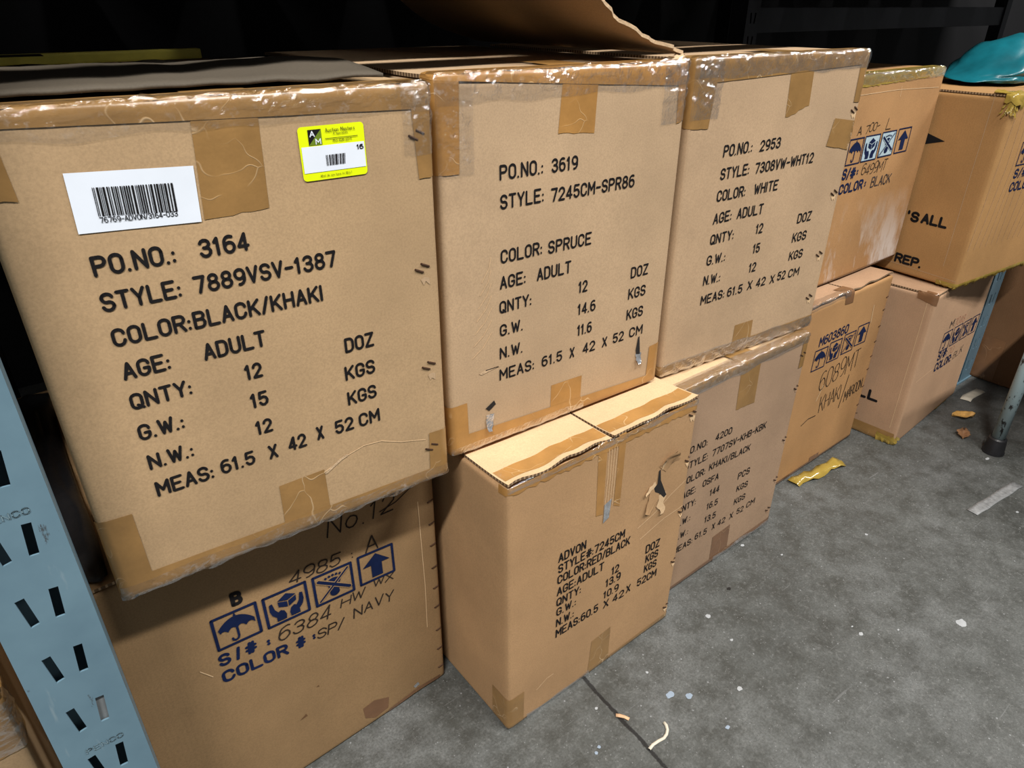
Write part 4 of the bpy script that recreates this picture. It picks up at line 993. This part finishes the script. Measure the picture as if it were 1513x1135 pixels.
def bag(name, cx, cy, z, rx, ry, rz, mat, seed):
    bm = bmesh.new(); bmesh.ops.create_icosphere(bm, subdivisions=5, radius=1)
    for v in bm.verts:
        n = noise.noise_vector(v.co * 1.6 + Vector((seed, 0, 0))); m = noise.noise(v.co * 4 + Vector((0, seed, 0)))
        s_ = 1 + .16 * n.x + .05 * m
        p = v.co * s_; p.z = max(p.z, -.55)
        v.co = Vector((cx + p.x * rx, cy + p.y * ry, z + max(0, (p.z + .55) * rz * (.62 + .55 * p.x))))
    return link(name, bm, mat, None, True)
tag(bag('teal_bag', 2.44, -.13, .9355, .145, .10, .085, M['teal_plastic'], 2), 'teal plastic bag slumped on the far right upper carton', 'bag')
tag(crumple('white_cloth', 2.40, 2.56, -.29, -.25, .9355, .012, M['white_cloth'], 8, 20, 10), 'strip of off-white cloth in front of the teal bag', 'cloth')
tag(crumple('paper_scrap', -.02, .062, -.215, -.12, .452, .045, M['leaf_ochre'], 5, 24, 20), 'crumpled orange brown scrap on the carton left of the post', 'scrap')
tag(crumple('paper_scrap', -.06, .05, -.235, -.205, .452, .020, M['paper_cream'], 9, 24, 14), 'crumpled cream paper in front of the orange brown scrap', 'scrap')

# ------------------------------------------------------------ litter on the floor
def leaf(x, y, L_, W_, rz, mat, seed, label):
    bm = bmesh.new(); n, m = 12, 8; g = []
    for i in range(n + 1):
        r = []
        for j in range(m + 1):
            a, b = i / n, j / m - .5
            wd = W_ * math.sin(PI * min(.98, a * .96 + .03)) ** .8 * (1 + .35 * noise.noise(Vector((a * 7, seed, b))))
            X, Y = (a - .5) * L_, b * wd
            Z = .002 + .35 * W_ * abs(b) * 1.4 + .010 * a * a * (1 + noise.noise(Vector((a * 4, b * 4, seed))))
            r.append(bm.verts.new((X, Y, Z)))
        g.append(r)
    for i in range(n):
        for j in range(m): bm.faces.new((g[i][j], g[i + 1][j], g[i + 1][j + 1], g[i][j + 1]))
    r = bmesh.ops.extrude_face_region(bm, geom=list(bm.faces))
    bmesh.ops.translate(bm, verts=[v for v in r['geom'] if isinstance(v, bmesh.types.BMVert)], vec=(0, 0, .0006))
    bmesh.ops.recalc_face_normals(bm, faces=bm.faces)
    o = link('dry_leaf', bm, mat, None, True); o.location = (x, y, 0); o.rotation_euler = (0, 0, rz)
    return tag(o, label, 'leaf', 'dry leaves on the floor')
leaf(2.410, -.343, .060, .040, -.9, M['leaf_ochre'], 1, 'curled ochre dry leaf on the floor, nearer the cartons of the two')
leaf(2.301, -.390, .042, .034, .4, M['leaf_brown'], 2, 'brown dry leaf on the floor, the one nearer the bench leg')
def strip(name, pts, w, mat, seed, thick=.0008, arch=.004, tw=.0):
    bm = bmesh.new(); g = []
    P_ = [Vector((*p, 0)) for p in pts]; n = len(P_)
    for i in range(n):
        d = (P_[min(n - 1, i + 1)] - P_[max(0, i - 1)]).normalized(); q = Vector((-d.y, d.x, 0))
        ww = w * (1 + .3 * noise.noise(Vector((i * .7, seed, 0)))); r = []
        for j in range(5):
            b = j / 4 - .5
            z = .0015 + arch * (1 - 4 * b * b) * (.6 + .5 * noise.noise(Vector((i * .8, j * .6, seed)))) + tw * abs(noise.noise(Vector((i * .5, seed, j * .3))))
            r.append(bm.verts.new(P_[i] + q * ww * b + Vector((0, 0, max(.001, z)))))
        g.append(r)
    for i in range(n - 1):
        for j in range(4): bm.faces.new((g[i][j], g[i + 1][j], g[i + 1][j + 1], g[i][j + 1]))
    r = bmesh.ops.extrude_face_region(bm, geom=list(bm.faces))
    bmesh.ops.translate(bm, verts=[v for v in r['geom'] if isinstance(v, bmesh.types.BMVert)], vec=(0, 0, thick))
    bmesh.ops.recalc_face_normals(bm, faces=bm.faces)
    return link(name, bm, M[mat] if isinstance(mat, str) else mat, None, True)
tag(strip('tape_scrap', [(1.700 + .019 * i, -.226 - .002 * i + .004 * math.sin(i * 1.1)) for i in range(11)], .034, 'gold_tape', 3, arch=.006, tw=.022), 'crumpled gold tape scrap on the floor before the M603860 carton', 'tape')
tag(strip('paper_curl', [(.845, -.512), (.856, -.510), (.868, -.511), (.880, -.513), (.889, -.511), (.897, -.506), (.902, -.499), (.903, -.493)], .0055, 'paper_cream', 7, .0006, .003), 'curled cream strip of paper beside the floor joint', 'paper')
tag(strip('wood_chip', [(.845, -.432), (.850, -.437), (.855, -.444), (.858, -.452)], .006, 'wood_chip', 5, .002, .001), 'small tan chip lying on the floor joint', 'chip')
tag(strip('paper_scrap', [(2.53, -.300), (2.56, -.295), (2.60, -.298), (2.64, -.302)], .03, 'paper_cream', 11, .0006, .002), 'flat paper scrap on the floor before the far rack post', 'scrap')
tag(strip('floor_tape', [(1.950 + .0245 * i, -.563 - .0022 * i) for i in range(10)], .026, 'grey_tape', 2, .0004, .0), 'worn grey tape strip stuck on the floor at right', 'tape')
fl = bpy.data.objects['floor']
def spot(x, y, rx, ry, mat, seed):
    bm = bmesh.new(); n = 18
    rx *= .8; ry *= .8; c0 = bm.verts.new((x, y, .0012)); vs_ = []
    for i in range(n):
        an = 2 * PI * i / n; s_ = 1 + .35 * noise.noise(Vector((math.cos(an) * 1.5, math.sin(an) * 1.5, seed)))
        vs_.append(bm.verts.new((x + rx * s_ * math.cos(an), y + ry * s_ * math.sin(an), .0006)))
    for i in range(n): bm.faces.new((c0, vs_[i], vs_[(i + 1) % n]))
    link('paint_spot', bm, M[mat], fl, True)
spot(0.7809, -0.4569, 0.0037, 0.0036, 'paint_blue', 885)
spot(0.7697, -0.4621, 0.0036, 0.0035, 'paint_blue', 881)
spot(0.9850, -0.5657, 0.0056, 0.0043, 'paint_blue', 1075)
spot(1.3669, -0.5973, 0.0065, 0.0041, 'paint_white', 1272)
spot(1.3709, -0.5764, 0.0033, 0.0019, 'paint_white', 1259)
spot(0.9548, -0.4610, 0.0108, 0.0082, 'paint_blue', 990)
spot(0.9802, -0.4838, 0.0089, 0.0067, 'paint_blue', 1018)
spot(1.5564, -0.7061, 0.0143, 0.0108, 'paint_white', 1420)
spot(0.8282, -0.4000, 0.0039, 0.0030, 'paint_white', 881)
spot(1.3962, -0.2917, 0.0058, 0.0043, 'paint_white', 1097)
spot(1.1478, -0.4503, 0.0043, 0.0032, 'paint_white', 1081)
spot(1.2578, -0.3594, 0.0058, 0.0044, 'dark_hole', 1077)
spot(2.0424, -0.6297, 0.0059, 0.0041, 'paint_white', 1503)
spot(0.9572, -0.4019, 0.0034, 0.0032, 'paint_white', 956)
spot(0.5585, -0.1710, 0.0039, 0.0049, 'paint_white', 592)
spot(1.4412, -0.3660, 0.0039, 0.0028, 'paint_white', 1155)
spot(1.4366, -0.6373, 0.0034, 0.0025, 'paint_white', 1327)
spot(1.0671, -0.5299, 0.0070, 0.0053, 'paint_white', 1093)
spot(1.6631, -0.4466, 0.0051, 0.0039, 'paint_white', 1280)
spot(2.2357, -0.4839, 0.0107, 0.0046, 'paint_white', 1459)
spot(1.1593, -0.3824, 0.0072, 0.0058, 'paint_white', 1046)
